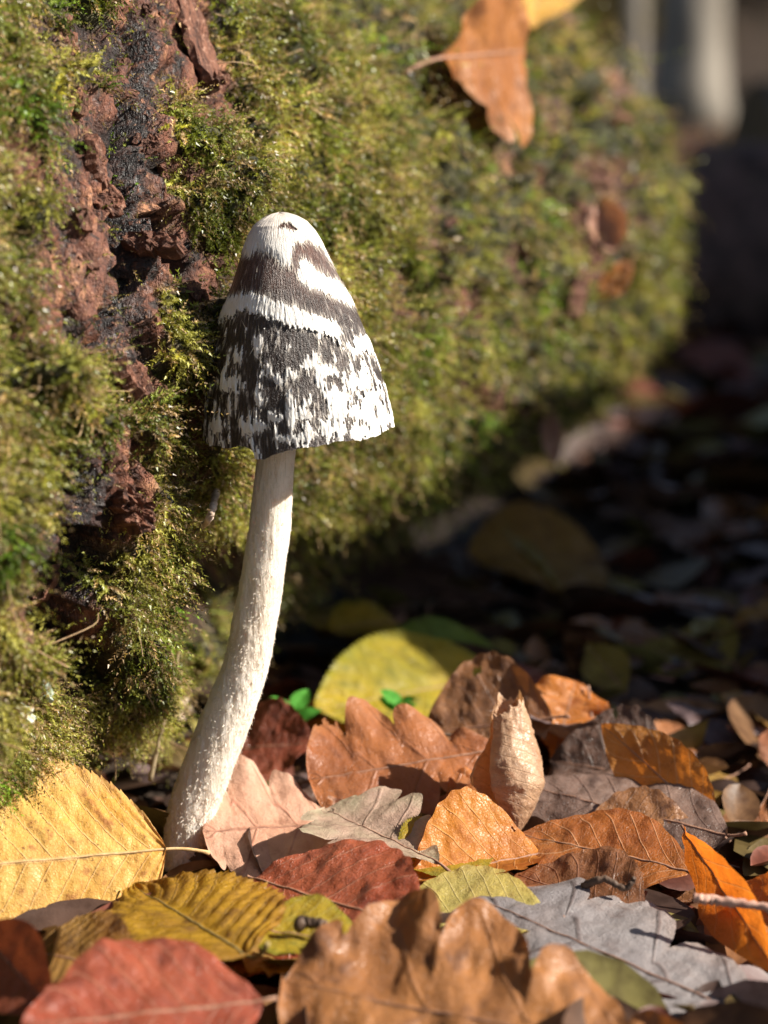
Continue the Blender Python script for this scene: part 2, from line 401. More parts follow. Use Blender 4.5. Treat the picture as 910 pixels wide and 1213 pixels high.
LM = {
 'elm_yellow': m_leaf('elm_yellow', (0.68, 0.36, 0.05), (0.74, 0.47, 0.11), (0.32, 0.12, 0.022), (0.76, 0.50, 0.22), 11, 0.55, 0.7, 0.25, 0.5, (0.55, 0.36, 0.18), 0.35),
 'elm_olive': m_leaf('elm_olive', (0.42, 0.24, 0.018), (0.52, 0.32, 0.02), (0.17, 0.085, 0.015), (0.20, 0.11, 0.02), 11, 0.55, 0.6, 0.38, 0.45, (0.26, 0.13, 0.02), 0.5),
 'elm_brown': m_leaf('elm_brown', (0.30, 0.16, 0.035), (0.36, 0.22, 0.05), (0.10, 0.05, 0.02), (0.18, 0.09, 0.03), 11, 0.55, 0.6, 0.3),
 'yellow_green': m_leaf('yellow_green', (0.36, 0.27, 0.02), (0.52, 0.36, 0.022), (0.12, 0.14, 0.02), (0.42, 0.38, 0.06), 9, 0.5, 0.5, 0.35, 0.45, (0.16, 0.20, 0.02), 0.6),
 'pale_yellow': m_leaf('pale_yellow', (0.60, 0.50, 0.12), (0.48, 0.42, 0.12), (0.25, 0.14, 0.04), (0.62, 0.52, 0.22), 9, 0.5, 0.4, 0.3),
 'red': m_leaf('red', (0.33, 0.088, 0.036), (0.41, 0.125, 0.05), (0.17, 0.045, 0.024), (0.52, 0.26, 0.15), 8, 0.5, 0.4, 0.22, 0.33, None),
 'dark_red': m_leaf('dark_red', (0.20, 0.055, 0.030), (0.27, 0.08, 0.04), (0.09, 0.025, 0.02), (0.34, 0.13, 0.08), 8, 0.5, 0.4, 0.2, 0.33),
 'oak_orange': m_leaf('oak_orange', (0.33, 0.125, 0.035), (0.43, 0.175, 0.05), (0.17, 0.065, 0.025), (0.27, 0.11, 0.04), 3.8, 0.5, 0.4, 0.22, 0.42, (0.50, 0.25, 0.10), 0.35),
 'oak_brown': m_leaf('oak_brown', (0.25, 0.098, 0.032), (0.34, 0.14, 0.045), (0.12, 0.05, 0.025), (0.22, 0.09, 0.035), 3.8, 0.5, 0.45, 0.16, 0.42),
 'oak_pink': m_leaf('oak_pink', (0.50, 0.27, 0.17), (0.60, 0.36, 0.25), (0.34, 0.16, 0.09), (0.38, 0.15, 0.09), 3.8, 0.5, 0.45, 0.16, 0.4, (0.62, 0.40, 0.28), 0.4),
 'oak_grey': m_leaf('oak_grey', (0.185, 0.165, 0.165), (0.25, 0.225, 0.22), (0.13, 0.095, 0.085), (0.065, 0.04, 0.035), 3.8, 0.5, 0.35, 0.08, 0.42, (0.30, 0.23, 0.19), 0.3),
 'grey_green': m_leaf('grey_green', (0.40, 0.38, 0.24), (0.42, 0.29, 0.21), (0.24, 0.16, 0.11), (0.30, 0.19, 0.13), 3.8, 0.5, 0.4, 0.14),
 'orange': m_leaf('orange', (0.40, 0.15, 0.028), (0.48, 0.195, 0.038), (0.26, 0.08, 0.016), (0.68, 0.40, 0.20), 7, 0.6, 0.4, 0.34, 0.4),
 'bright_orange': m_leaf('bright_orange', (0.52, 0.18, 0.022), (0.60, 0.24, 0.035), (0.30, 0.08, 0.012), (0.70, 0.38, 0.16), 7, 0.6, 0.35, 0.42, 0.4),
 'tan': m_leaf('tan', (0.38, 0.22, 0.125), (0.50, 0.33, 0.21), (0.30, 0.15, 0.075), (0.42, 0.25, 0.14), 12, 0.6, 0.6, 0.2, 0.36),
 'grey_brown': m_leaf('grey_brown', (0.15, 0.095, 0.07), (0.25, 0.17, 0.13), (0.08, 0.045, 0.032), (0.10, 0.055, 0.04), 7, 0.6, 0.5, 0.12, 0.36),
 'brown': m_leaf('brown', (0.20, 0.085, 0.034), (0.28, 0.125, 0.05), (0.09, 0.035, 0.02), (0.15, 0.06, 0.03), 7, 0.6, 0.5, 0.2, 0.4),
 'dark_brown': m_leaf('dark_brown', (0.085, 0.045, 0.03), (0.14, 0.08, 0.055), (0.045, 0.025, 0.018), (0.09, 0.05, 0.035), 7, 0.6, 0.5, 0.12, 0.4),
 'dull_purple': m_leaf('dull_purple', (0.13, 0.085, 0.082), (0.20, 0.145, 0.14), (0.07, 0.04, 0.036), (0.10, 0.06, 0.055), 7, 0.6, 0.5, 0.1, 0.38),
 'olive': m_leaf('olive', (0.22, 0.17, 0.03), (0.30, 0.24, 0.05), (0.10, 0.07, 0.02), (0.22, 0.17, 0.06), 9, 0.55, 0.5, 0.25),
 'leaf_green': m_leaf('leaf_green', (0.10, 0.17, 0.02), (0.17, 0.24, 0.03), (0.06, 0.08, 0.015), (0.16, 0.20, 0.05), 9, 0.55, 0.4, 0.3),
}

# ================================================================== GROUND
def ground_height(x, y):
    p = np.stack([x / 9.0, y / 9.0, np.zeros_like(x)], -1)
    near = np.exp(-((x / 160) ** 2 + ((y - 20) / 180) ** 2))
    h = fbm(p, 4) * 1.3 * near + fbm(p / 30, 3, seed=2) * 10 * sstep(250, 900, np.hypot(x, y))
    h = h - 0.5
    hill = sstep(1600, 5000, y + 0.25 * np.abs(x)) * 900
    return h + hill
a = np.concatenate([-np.geomspace(20000, 60, 36), np.arange(-56, 57, 1.0), np.geomspace(60, 20000, 36)])
b = np.concatenate([-np.geomspace(15000, 62, 24), np.arange(-60, 90, 1.0), np.geomspace(92, 20000, 50)])
GX, GY = np.meshgrid(a, b, indexing='ij')
GV = np.stack([GX, GY, ground_height(GX, GY)], -1).reshape(-1, 3)
tag(link('ground', mesh_np('ground', GV, grid_faces(len(a), len(b)), SOIL)), kind='structure')
def gz(x, y): return float(ground_height(np.array([x]), np.array([y]))[0])

# ================================================================== THE MOSSY LOG
LX0, LK, LR, LZ, LEND, LAZ = -5.5, 0.438, 11.3, 11.5, 49.5, 0.087
LA = unit(np.array([LK, 1, LAZ])); LN = unit(np.array([1, -LK, 0])); LW = np.cross(LN, LA); LW *= np.sign(LW[2])
LO = np.array([LX0, 0, LZ]) - LR * LN
def log_base(u, th):
    """undisplaced log skin: u along the axis, th around it (0 = side facing the mushroom)"""
    up = 1 + (0.62 - 0.60 * sstep(-5, 46, u)) * sstep(-0.1, 0.9, np.sin(th))
    r = LR * (1 + 0.03 * np.sin(th * 3 + u * 0.05))
    endr = np.sqrt(np.clip(1 - np.clip((u - (LEND - 5)) / 5.6, 0, 1) ** 2, 0.02, 1))
    r = r * (0.55 + 0.45 * endr)
    return LO + LA * u[..., None] + (r * np.cos(th))[..., None] * LN + (r * up * np.sin(th))[..., None] * LW
us = np.concatenate([np.arange(-46, -18, 1.0), np.arange(-18, 16, 0.115), np.arange(16, 34, 0.2), np.arange(34, LEND + 0.3, 0.3)])
ths = np.concatenate([np.linspace(-1.45, 1.5, 300), np.linspace(1.5, 2 * math.pi - 1.45, 40)[1:-1]])
U, TH = np.meshgrid(us, ths, indexing='ij')
B0 = log_base(U, TH)
def grid_normals(Pg):
    du = np.gradient(Pg, axis=0)
    dv = np.roll(Pg, -1, 1) - np.roll(Pg, 1, 1)
    n = unit(np.cross(dv, du))
    c = LO + LA * U[..., None]
    s = np.sign(np.sum(n * (Pg - c), -1, keepdims=True)); s[s == 0] = 1
    return n * s
N0 = grid_normals(B0)
PX, PY, _ = proj(B0)
front = np.sum(N0 * (CAM - B0), -1) > 0
n1 = fbm(B0 / 1.6, 3, seed=1); n2 = fbm(B0 / 0.6, 3, seed=5)
wx = PX + n1 * 16 + n2 * 8; wy = PY + fbm(B0 / 1.6, 3, seed=9) * 18
NEG = np.full_like(PX, -50.0)
def band(pts, w):
    d, t = seg_dist(wx, wy, pts)
    return np.where(front, w - d, -50)
# bare bark, in the pixels of the photograph, laid on the log skin
bare = NEG.copy()
for pts, w in [
    ([(175, -20), (180, 60), (165, 130), (165, 200), (152, 300), (140, 380), (142, 455)], 44),
    ([(215, 10), (230, 70), (250, 120)], 30),
    ([(95, 150), (120, 230), (75, 330), (75, 390)], 50),
    ([(120, 250), (135, 340), (120, 420)], 42),
    ([(190, 190), (215, 200)], 20), ([(200, 260), (215, 320)], 26),
    ([(130, 560), (105, 600), (70, 660), (45, 720)], 52), ([(140, 600), (120, 660)], 26),
    ([(85, 700), (85, 800)], 40),
    ([(250, 740), (300, 700), (360, 690)], 26), ([(230, 780), (330, 760)], 26),
    ([(385, 120), (395, 100)], 10), ([(475, 340), (480, 365)], 26), ([(450, 330), (445, 345)], 12),
    ([(680, 20), (720, 60), (740, 110)], 18), ([(690, 200), (715, 225)], 18), ([(680, 250), (695, 310)], 18), ([(670, 345), (690, 330)], 12),
    ([(590, 180), (600, 200)], 14), ([(45, 5), (60, 25)], 10), ([(0, 180), (40, 215)], 26), ([(500, 250), (510, 300)], 14), ([(545, 350), (560, 380)], 16), ([(600, 300), (610, 340)], 16), ([(640, 130), (650, 150)], 16), ([(730, 200), (735, 250)], 14), ([(560, 460), (590, 480)], 18), ([(700, 380), (710, 400)], 14),
    ([(620, 490), (640, 500)], 14), ([(440, 640), (480, 620)], 16)]:
    bare = np.maximum(bare, band(pts, w))
patchy = fbm(B0 / 3.2, 4, seed=21)
bare = np.maximum(bare, (patchy - 0.30 + 0.05 * sstep(14, 30, U)) * 90)
under = -np.sin(TH) - 0.93                                        # the moss thins out under the log
bare = np.maximum(bare, under * 220 + n1 * 22)
MM = 1 - sstep(-7, 7, bare)                                       # 1 = moss
CRD = np.zeros_like(PX); crust = NEG.copy()
for pts, w, dep in [([(164, 20), (167, 130), (157, 190), (156, 260), (146, 350), (128, 400)], 9, 1.5), ([(202, 262), (208, 300), (214, 325)], 13, 2.6),
               ([(88, 560), (104, 600), (92, 640)], 8, 1.4), ([(116, 655), (95, 690), (78, 730), (80, 780), (100, 800)], 27, 3.6),
               ([(15, 260), (32, 278)], 14, 1.8), ([(140, 690), (122, 655), (135, 640)], 8, 1.5), ([(55, 520), (72, 560)], 10, 1.4),
               ([(400, 268), (430, 300)], 12, 2.2), ([(455, 285), (475, 320)], 10, 2.2), ([(690, 120), (700, 165)], 13, 2.8), ([(505, 90), (530, 130)], 12, 1.8), ([(655, 80), (660, 100)], 10, 2.4),  # the dark hollow beside the log's oak leaf stands in for its cast shadow
               ([(575, 205), (590, 235)], 8, 1.8), ([(640, 170), (650, 200)], 9, 2.2), ([(330, 215), (345, 232)], 9, 1.2), ([(500, 330), (505, 360)], 8, 2.0), ([(275, 120), (285, 150)], 8, 1.0)]:
    m_ = band(pts, w)
    CRD = np.maximum(CRD, sstep(-5, 5, m_) * dep)
    crust = np.maximum(crust, m_)
for pts, w in [([(170, 30), (172, 130), (165, 200), (160, 300), (150, 400), (140, 440)], 17), ([(100, 560), (85, 640), (60, 720), (75, 790)], 38)]:
    crust = np.maximum(crust, band(pts, w))
CR = np.clip(CRD / 1.2, 0, 1)
# behind the ragged edge of the bark the wood is eaten away
rec = sstep(-6, 6, np.where(front, poly_sdf(PX + n2 * 12 + n1 * 8, PY, [(285, 380), (330, 380), (470, 540), (470, 640), (330, 770), (240, 900), (175, 905), (195, 800), (205, 700), (205, 610), (178, 560), (182, 500), (235, 440), (262, 400)]), -50)) * (0.35 + 0.65 * sstep(470, 380, PX))
MM = MM * (1 - rec * sstep(-0.05, 0.25, n1 + 0.5 * fbm(B0 / 0.9, 2, seed=77) + 0.25 * sstep(620, 720, PY)))
lump = fbm(B0 / 2.6, 3, seed=11); lump2 = fbm(B0 / 0.9, 3, seed=13)
d1, d2, cv = cells(B0 / np.array([0.85, 0.85, 1.15]) + n1[..., None] * 0.35)
e1, e2, ev = cells(B0 / np.array([0.32, 0.32, 0.42]) + n2[..., None] * 0.4, 3.3)
rough = fbm(B0 / 0.25, 3, seed=31)
plate = (cv - 0.5) * 0.75 + 0.12 * sstep(0.0, 0.25, d2 - d1) + (ev - 0.5) * 0.22 + rough * 0.16
cush = NEG.copy()                                                 # fat moss cushions
for pts, w in [([(30, 440), (80, 460), (110, 480)], 50), ([(250, 330), (275, 330)], 26), ([(140, 740), (150, 800), (140, 830)], 38),
               ([(240, 180), (270, 250)], 40), ([(160, 520), (180, 560)], 22), ([(20, 740), (30, 800)], 34)]:
    cush = np.maximum(cush, band(pts, w) / w)
hum = fbm(B0 / 0.5, 2, seed=61)
far_l = sstep(10, 30, U); gapn = fbm(B0 / 0.75, 3, seed=71) + 0.6 * fbm(B0 / 2.4, 2, seed=73)
disp = MM * (0.30 + (0.75 + 0.4 * far_l) * lump + (0.75 + 0.35 * far_l) * lump2 + 0.25 * hum - 0.7 * sstep(0.0, -0.3, gapn) + 0.75 * sstep(0, 0.9, cush)) + (1 - MM) * (plate - 0.30)
disp -= CRD * (1 + 0.2 * lump2) + rec * (0.95 + 1.35 * sstep(600, 680, PY))
disp += sstep(-12, 4, crust) * (1 - CR) * (ev - 0.5) * 0.3 * (1 - MM)
edge_fade = sstep(LEND + 0.3, LEND - 2, U)
P1 = B0 + N0 * (disp * (0.3 + 0.7 * edge_fade))[..., None]
NL = grid_normals(P1)
log_o = empty('fallen_log', (LX0, 0, 0))
tag(log_o, 'mossy fallen log with cracked reddish bark leaning over the leaf litter behind the mushroom', 'log')
LOFF = np.array([LX0, 0, 0])
nU, nT = U.shape
LV = (P1 - LOFF).reshape(-1, 3)
# rotten cut face at the far end
lf = grid_faces(nU, nT, True)
bark_o = link('bark', mesh_np('bark', LV, lf, BARK, attrs={'tone': (0.7 * cv + 0.3 * ev).ravel(), 'moss': MM.ravel(), 'dark': np.clip(CR * 0.9 + sstep(-8, 6, crust) * 0.9 + (1 - MM) * sstep(0.1, 0.0, d2 - d1) * 0.6, 0, 1).ravel()}), log_o)
for end, nm in ((-1, 'end_wood'), (0, 'end_wood')):
    ring = P1[end] - LOFF
    c = ring.mean(0)
    rows = [ring * (1 - k) + c * k + np.outer(fbm((ring * (1 - k)) / 1.5, 2) * 0.6 * min(1, k * 4), LA) for k in (0, 0.2, 0.45, 0.7, 0.92)]
    link(nm, mesh_np(nm, np.vstack(rows), grid_faces(5, nT, True), ENDW), log_o)

LPX, LPY, _ = proj(P1)
front1 = (np.sum(NL * (CAM - P1), -1) > 0)
def on_log(px, py):
    d = np.hypot(LPX - px, LPY - py) + np.where(front1, 0, 1e4)
    k = np.unravel_index(np.argmin(d), d.shape)
    return P1[k], NL[k]

def on_skin(px, py, lift=0.3):
    d = np.hypot(PX - px, PY - py) + np.where(front, 0, 1e4)
    k = np.unravel_index(np.argmin(d), d.shape)
    return B0[k] + N0[k] * lift, N0[k]

# ---- moss shoots: leafy strands growing out of the log skin
def cell_pick(weight, n, gen):
    w = weight[:-1, :].copy()
    area = np.linalg.norm(np.cross(np.diff(P1, axis=0), (np.roll(P1, -1, 1) - P1)[:-1]), axis=-1)
    w = (w * area).ravel(); c = np.cumsum(w); k = np.searchsorted(c, gen.random(n) * c[-1])
    i, j = np.unravel_index(np.minimum(k, len(w) - 1), area.shape)
    a, b = gen.random(n)[:, None], gen.random(n)[:, None]
    j2 = (j + 1) % nT
    lerp = lambda A: (A[i, j] * (1 - a) + A[i + 1, j] * a) * (1 - b) + (A[i, j2] * (1 - a) + A[i + 1, j2] * a) * b
    return lerp(P1), unit(lerp(NL)), i, j
inframe = front1 & (LPX > -140) & (LPX < 1000) & (LPY > -120) & (LPY < 1100)
def shoots(n, weight, gen, size, k):
    p, nrm, i, j = cell_pick(weight, n, gen)
    lum = fbm(p / 2.2, 3, seed=41); lum2 = fbm(p / 0.7, 2, seed=43); fresh = fbm(p / 3.5, 2, seed=47)
    down = np.array([0, 0, -1.0]) - nrm * (-nrm[:, 2:3])
    rv = gen.normal(size=(n, 3)); rt = unit(rv - nrm * np.sum(rv * nrm, -1, keepdims=True))
    L = size * (0.30 + 0.55 * gen.random(n) ** 1.5) * np.clip(1 + 1.0 * lum2, 0.4, 1.7)
    dirn = unit(nrm * (0.55 + 0.5 * gen.random((n, 1))) + rt * 0.75 + down * 0.28)
    bend = unit(down * 1.0 + rt * 0.5)
    s = (np.arange(k) + 0.6) / k
    ctr = p[:, None] + (L[:, None] * s)[..., None] * dirn[:, None] + (L[:, None] * s ** 2 * 0.45)[..., None] * bend[:, None]
    axis = unit(dirn[:, None] + 0.9 * s[None, :, None] * bend[:, None])
    side = unit(np.cross(axis, nrm[:, None] + 0.01)); side2 = np.cross(axis, side)
    phi = gen.random((n, 1)) * 6.28 + np.arange(k) * 2.4
    rad = np.cos(phi)[..., None] * side + np.sin(phi)[..., None] * side2
    ll = size * (0.085 + 0.075 * gen.random((n, k))) * (1.15 - 0.6 * s)
    dl = unit(axis * 0.85 + rad * 0.8)
    wv = unit(np.cross(dl, axis + 0.3 * rad + 0.01)) * (ll * 0.23)[..., None]
    tip = ctr + dl * ll[..., None]
    V = np.stack([ctr - wv, ctr + wv, tip], 2)                      # n,k,3,3
    base = np.array([0.165, 0.195, 0.035]); yel = np.array([0.40, 0.375, 0.095]); grn = np.array([0.17, 0.29, 0.030]); brn = np.array([0.34, 0.24, 0.13])
    q = sstep(-0.3, 0.35, lum)[:, None]; g = sstep(0.18, 0.5, fresh)[:, None]
    c = base * (1 - q) + yel * q
    c = c * (1 - g) + grn * g
    dead = (gen.random(n) < 0.20 + 0.30 * (lum2 > 0.15) + 0.25 * sstep(0.1, 0.4, fbm(p / 1.7, 2, seed=49)))[:, None]
    c = np.where(dead, brn * (0.6 + gen.random((n, 1))), c)
    tone = fbm(p / 1.3, 3, seed=83)[:, None]
    c = c * (0.55 + 0.9 * gen.random((n, 1)) ** 1.5) * np.clip(1 + 1.3 * tone, 0.3, 1.9)
    grad = 0.6 + 0.7 * s                                          # young tips are paler than the old stem
    Cc = np.broadcast_to((c[:, None] * grad[None, :, None])[:, :, None], V.shape)
    return V.reshape(-1, 3), Cc.reshape(-1, 3)
gm = np.random.default_rng(11)
MW = MM * (1 - CR) * (0.06 + 0.94 * sstep(-0.22, 0.10, gapn))
nearw = np.where(inframe, 1.0, 0.03) * (U < 17) * MW
midw = np.where(inframe, 1.0, 0.12) * (U >= 17) * MW
thin = np.where(inframe, 1.0, 0) * (1 - MW) * 0.10 * (U < 17) + nearw
A1 = shoots(44000, nearw, gm, 1.25, 16)
A2 = shoots(12500, midw, gm, 1.65, 14)
A3 = shoots(3500, np.where(inframe, 0, 1.0) * MW + 0.02, gm, 1.8, 9)
A4 = shoots(2500, np.where(inframe, 1.0, 0) * (1 - MW) * (U < 20) * (1 - CR), gm, 0.75, 11)
mv = np.vstack([A1[0], A2[0], A3[0], A4[0]]) - LOFF; mc = np.vstack([A1[1], A2[1], A3[1], A4[1]])
tag(link('moss', mesh_np('moss', mv, np.arange(len(mv)).reshape(-1, 3), MOSS, smooth=False, col=mc), log_o), kind='stuff')

# ---- dry strands hanging in the moss
gq = np.random.default_rng(91); sv, sf, nvv = [], [], 0
ps, ns, _, _ = cell_pick(np.where(inframe, 1.0, 0) * (0.3 + MM) * (U < 22), 230, gq)
for k in range(230):
    if np.hypot(ps[k][0] + 2.4, ps[k][1] - 1.0) < 5.2 and ps[k][2] > 8: continue
    d = unit(gq.normal(size=3) * 0.8 + np.array([0, 0, -0.9]) + ns[k] * 0.2); ln = gq.uniform(0.5, 2.0)
    pts = [ps[k] + ns[k] * 0.25, ps[k] + ns[k] * gq.uniform(0.35, 0.75) + d * ln * 0.5 + gq.normal(size=3) * 0.15, ps[k] + ns[k] * gq.uniform(0.2, 0.55) + d * ln]
    a_, b_ = tube(smooth_path(pts, 9), np.linspace(0.022, 0.012, 9), 4, False)
    sv.append(a_); sf.append(b_ + nvv); nvv += len(a_)
tag(link('dry_strands', mesh_np('dry_strands', np.vstack(sv) - LOFF, np.vstack(sf), m_plain('dry_strand', (0.42, 0.30, 0.17), (0.22, 0.12, 0.06), 200)), log_o), kind='stuff')
# ---- loose bark plates and chips
def chunk_mesh(name, a, b, th, gen, mat, seg=18, rings=4, rag=0.22):
    ang = np.linspace(0, 2 * math.pi, seg, endpoint=False)
    outl = 1 + rag * gen.normal(size=seg) * 0.6 + 0.14 * np.sign(np.cos(2 * ang)) * np.abs(np.cos(2 * ang)) ** 0.4 * -1
    rows = []
    off = gen.random(3) * 50
    for z, rr in [(0.5, np.linspace(0.02, 0.93, rings)), (-0.5, np.linspace(1.0, 0.02, rings))]:
        for r in rr:
            p = np.stack([np.cos(ang) * outl * r * a, np.sin(ang) * outl * r * b, np.full(seg, z * th)], -1)
            p[:, 2] += fbm(p / (0.35 * max(a, b)) + off, 3) * th * 0.75 * (1 if z > 0 else 0.5)
            p[:, 2] += fbm(p / (0.1 * max(a, b)) + off, 2) * th * 0.25
            p[:, :2] += (0.06 if seg < 20 else 0.03) * a * gen.normal(size=(seg, 2)) * (0.4 + r * 0.6)
            rows.append(p)
    return mesh_np(name, np.vstack(rows), grid_faces(2 * rings, seg, True), mat, smooth=False)
from mathutils import Matrix
def orient(o, pos, zaxis, xhint, origin=LOFF):
    z = unit(zaxis); x = unit(np.asarray(xhint) - z * np.dot(xhint, z)); y = np.cross(z, x)
    M = Matrix(((x[0], y[0], z[0], 0), (x[1], y[1], z[1], 0), (x[2], y[2], z[2], 0), (0, 0, 0, 1)))
    o.matrix_local = Matrix.Translation(Vector((np.asarray(pos) - origin) * CM)) @ M
gf = np.random.default_rng(5)
for (px, py, a, b, th, lift, tilt, rot) in [
    (222, 48, 0.75, 1.35, 0.22, 0.30, (0.25, -0.1, 0.2), -0.45), (248, 100, 0.32, 0.55, 0.2, 0.1, (0, 0, 0), 0.4),
    (143, 598, 0.52, 0.62, 0.60, 0.55, (0.2, -0.5, 0.3), 0.3), (146, 452, 0.62, 0.50, 0.4, 0.25, (0.2, -0.3, 0.3), 0.2),
    (125, 655, 0.30, 0.85, 0.35, 0.1, (0.1, 0, 0), -0.75), (80, 640, 0.42, 1.2, 0.45, 0.1, (0, 0.1, 0), -0.4),
    (55, 690, 0.35, 0.6, 0.4, 0.1, (0, 0, 0), -0.4), (180, 290, 0.36, 0.75, 0.35, 0.12, (0, 0, 0), 0.05),
    (195, 200, 0.5, 0.34, 0.22, 0.2, (0.1, 0.2, 0.3), 0.4), (226, 195, 0.42, 0.24, 0.2, 0.25, (0, 0, .2), 0.6), (232, 208, 0.45, 0.2, 0.16, 0.28, (0, 0.2, .2), 0.25),
    (183, 178, 0.45, 0.22, 0.16, 0.15, (0.1, 0.2, 0.3), 0.2), (112, 195, 0.5, 0.6, 0.25, 0.08, (0, 0, 0), 0), (125, 240, 0.45, 0.5, 0.25, 0.05, (0, 0, 0), 0.5), (252, 138, 0.26, 0.4, 0.16, 0.15, (0, 0, 0), 0.2),
    (35, 630, 0.3, 0.9, 0.3, 0.1, (0, 0, 0), 0.1), (690, 200, 1.1, 0.9, 0.5, 0.3, (0, 0, 0), 0.1), (684, 285, 0.8, 1.5, 0.45, 0.4, (0, 0, 0.1), -0.1), (676, 345, 1.3, 0.45, 0.4, 0.4, (0, 0, 0.1), 0.7),
    (712, 150, 0.8, 1.1, 0.4, 0.3, (0, 0, 0), 0), (468, 360, 0.4, 0.4, 0.25, 0.1, (0, 0, 0), 0), (452, 345, 0.3, 0.45, 0.2, 0.1, (0, 0, 0), 0.3)]:
    pos, nr = on_log(px, py)
    o = link('bark_flake', chunk_mesh('bark_flake', a, b, th, gf, FLAKE, 34, 8, 0.15), log_o)
    xh = LA * math.cos(rot) + LW * math.sin(rot)
    orient(o, pos + nr * lift, nr + np.array(tilt), xh)
protos = [chunk_mesh('bark_chip', 0.26, 0.36, 0.16, gf, FLAKE, 14, 3) for _ in range(6)]
wsel = np.where(inframe, 1.0, 0) * (0.06 + 1 - MM) * (1 - CR) * (U < 26)
pp, nn, ii, jj = cell_pick(wsel, 110, gf)
for k in range(110):
    o = link('bark_chip', protos[k % 6], log_o)
    orient(o, pp[k] + nn[k] * (0.04 + 0.4 * MM[ii[k], jj[k]]), nn[k] + gf.normal(size=3) * 0.35, gf.normal(size=3))
    s = (0.4 + 0.7 * gf.random()) * (0.6 if MM[ii[k], jj[k]] > 0.5 else 1); o.scale = (s, s, s)

# ================================================================== MUSHROOM
YM = 1.0
STEM_PTS = [(219, 1052, 25), (219, 1000, 26.5), (231, 949, 30.5), (259, 875, 31), (288, 800, 28.5), (301, 740, 27), (316, 650, 26), (326, 560, 23.5), (331, 500, 22), (334, 440, 18)]
mush = empty('mushroom', at(219, 1045, YM))
MO = np.array(at(219, 1045, YM))
tag(mush, 'tall pale mushroom with a shaggy white stem and a dark bell cap flecked with white', 'mushroom')
sp = smooth_path([at(x, y, YM) for x, y, _ in STEM_PTS], 150)
sr = np.interp(np.linspace(0, len(STEM_PTS) - 1, 150), range(len(STEM_PTS)), [w for *_, w in STEM_PTS]) * 0.0219
SEGS = 72
V, Fq = tube(sp, sr, SEGS, False)
ctr = np.repeat(sp, SEGS, 0); nrm = unit(V - ctr)
low = np.repeat(np.linspace(1, 0, 150), SEGS)
V = V + nrm * ((fbm(V * np.array([2.2, 2.2, 0.7]), 3) * 0.05 + fbm(V * np.array([9, 9, 4.0]), 3, seed=3) * (0.02 + 0.05 * low)))[:, None]
stem_o = link('stem', mesh_np('stem', V - MO, Fq, STEM), mush)
# shaggy fibres on the stem
gs = np.random.default_rng(21)
nf = 5200
tpos = gs.random(nf) ** 1.25; k = (tpos * 125).astype(int) + 6; aa = gs.integers(0, SEGS, nf)
idx = k * SEGS + aa; p = V[idx]; nr = nrm[idx]; ax = unit(np.gradient(sp, axis=0))[k]
sd = np.cross(nr, ax)
sgn = np.where(gs.random(nf) < 0.5, -1, 1)[:, None]
ln = (0.05 + 0.07 * gs.random(nf))[:, None] * (1.15 - 0.5 * tpos[:, None]); wd = (0.009 + 0.018 * gs.random(nf))[:, None] * (1.3 - 0.7 * tpos[:, None])
dr = unit(ax * np.where(sgn > 0, 1.0, -0.6) * 0.9 + nr * (0.25 + 0.5 * gs.random((nf, 1))) + sd * gs.normal(size=(nf, 1)) * 0.5)
FV = np.stack([p - sd * wd - nr * 0.01, p + sd * wd - nr * 0.01, p + dr * ln + sd * wd * 0.3, p + dr * ln - sd * wd * 0.3], 1).reshape(-1, 3)
tag(link('stem_fibres', mesh_np('stem_fibres', FV - MO, np.arange(nf * 4).reshape(-1, 4), FUZZ, smooth=False), stem_o), kind='stuff')

# cap: a tilted bell
capT, capB = at(331, 253, YM), at(354, 511, YM)
CAX = unit(capT - capB); CH = np.linalg.norm(capT - capB)
CX = unit(RT - CAX * np.dot(RT, CAX)); CY = np.cross(CAX, CX)       # CY points away from the camera
prof_h = np.array([0, 0.006, 0.02, 0.045, 0.085, 0.15, 0.245, 0.35, 0.45, 0.60, 0.78, 0.92, 1.0])
prof_r = np.array([0.0, 9, 19, 29, 38, 47, 57, 69, 80, 93, 104.5, 110.5, 113]) * 0.0221
NA, NH = 620, 270
hh = np.concatenate([np.linspace(0, 0.05, 30, endpoint=False) ** 1.0, np.linspace(0.05, 1, NH - 30)])
rr = np.interp(hh, prof_h, prof_r)
kern = np.ones(9) / 9
rr = np.concatenate([rr[:6], np.convolve(rr, kern, 'same')[6:-6], rr[-6:]])
aa = np.linspace(0, 2 * math.pi, NA, endpoint=False)
HH, AA = np.meshgrid(hh, aa, indexing='ij')
RR = rr[:, None] * np.ones_like(AA)
ring = np.stack([np.cos(AA), np.sin(AA), np.zeros_like(AA)], -1)
wob = fbm(np.stack([np.cos(AA) * 1.6, np.sin(AA) * 1.6, HH * 1.3], -1), 3, seed=8)
RR = RR * (1 + 0.035 * wob * sstep(0.2, 1, HH))
rim = fbm(np.stack([np.cos(AA) * 2.5, np.sin(AA) * 2.5, np.zeros_like(AA)], -1), 3, seed=15) * 0.22 + fbm(np.stack([np.cos(AA) * 14, np.sin(AA) * 14, np.zeros_like(AA)], -1), 2, seed=16) * 0.045
drop = sstep(0.85, 1, HH) * rim + sstep(0.8, 1, HH) * 0.18 * np.exp(-((np.mod(AA - math.radians(245), 2 * math.pi)) ** 2) / 0.1)
CP = capT - CAX * (HH * CH + drop)[..., None] + CX * (RR * np.cos(AA))[..., None] + CY * (RR * np.sin(AA))[..., None]
CNn = unit(np.cross(np.roll(CP, -1, 1) - np.roll(CP, 1, 1), np.gradient(CP, axis=0)))
cdir = CP - (capT - CAX * (HH * CH)[..., None]); cs = np.sign(np.sum(CNn * cdir, -1, keepdims=True)); cs[cs == 0] = 1
CNn = CNn * cs
CNn[:3] = CAX
qx, qy, _ = proj(CP)
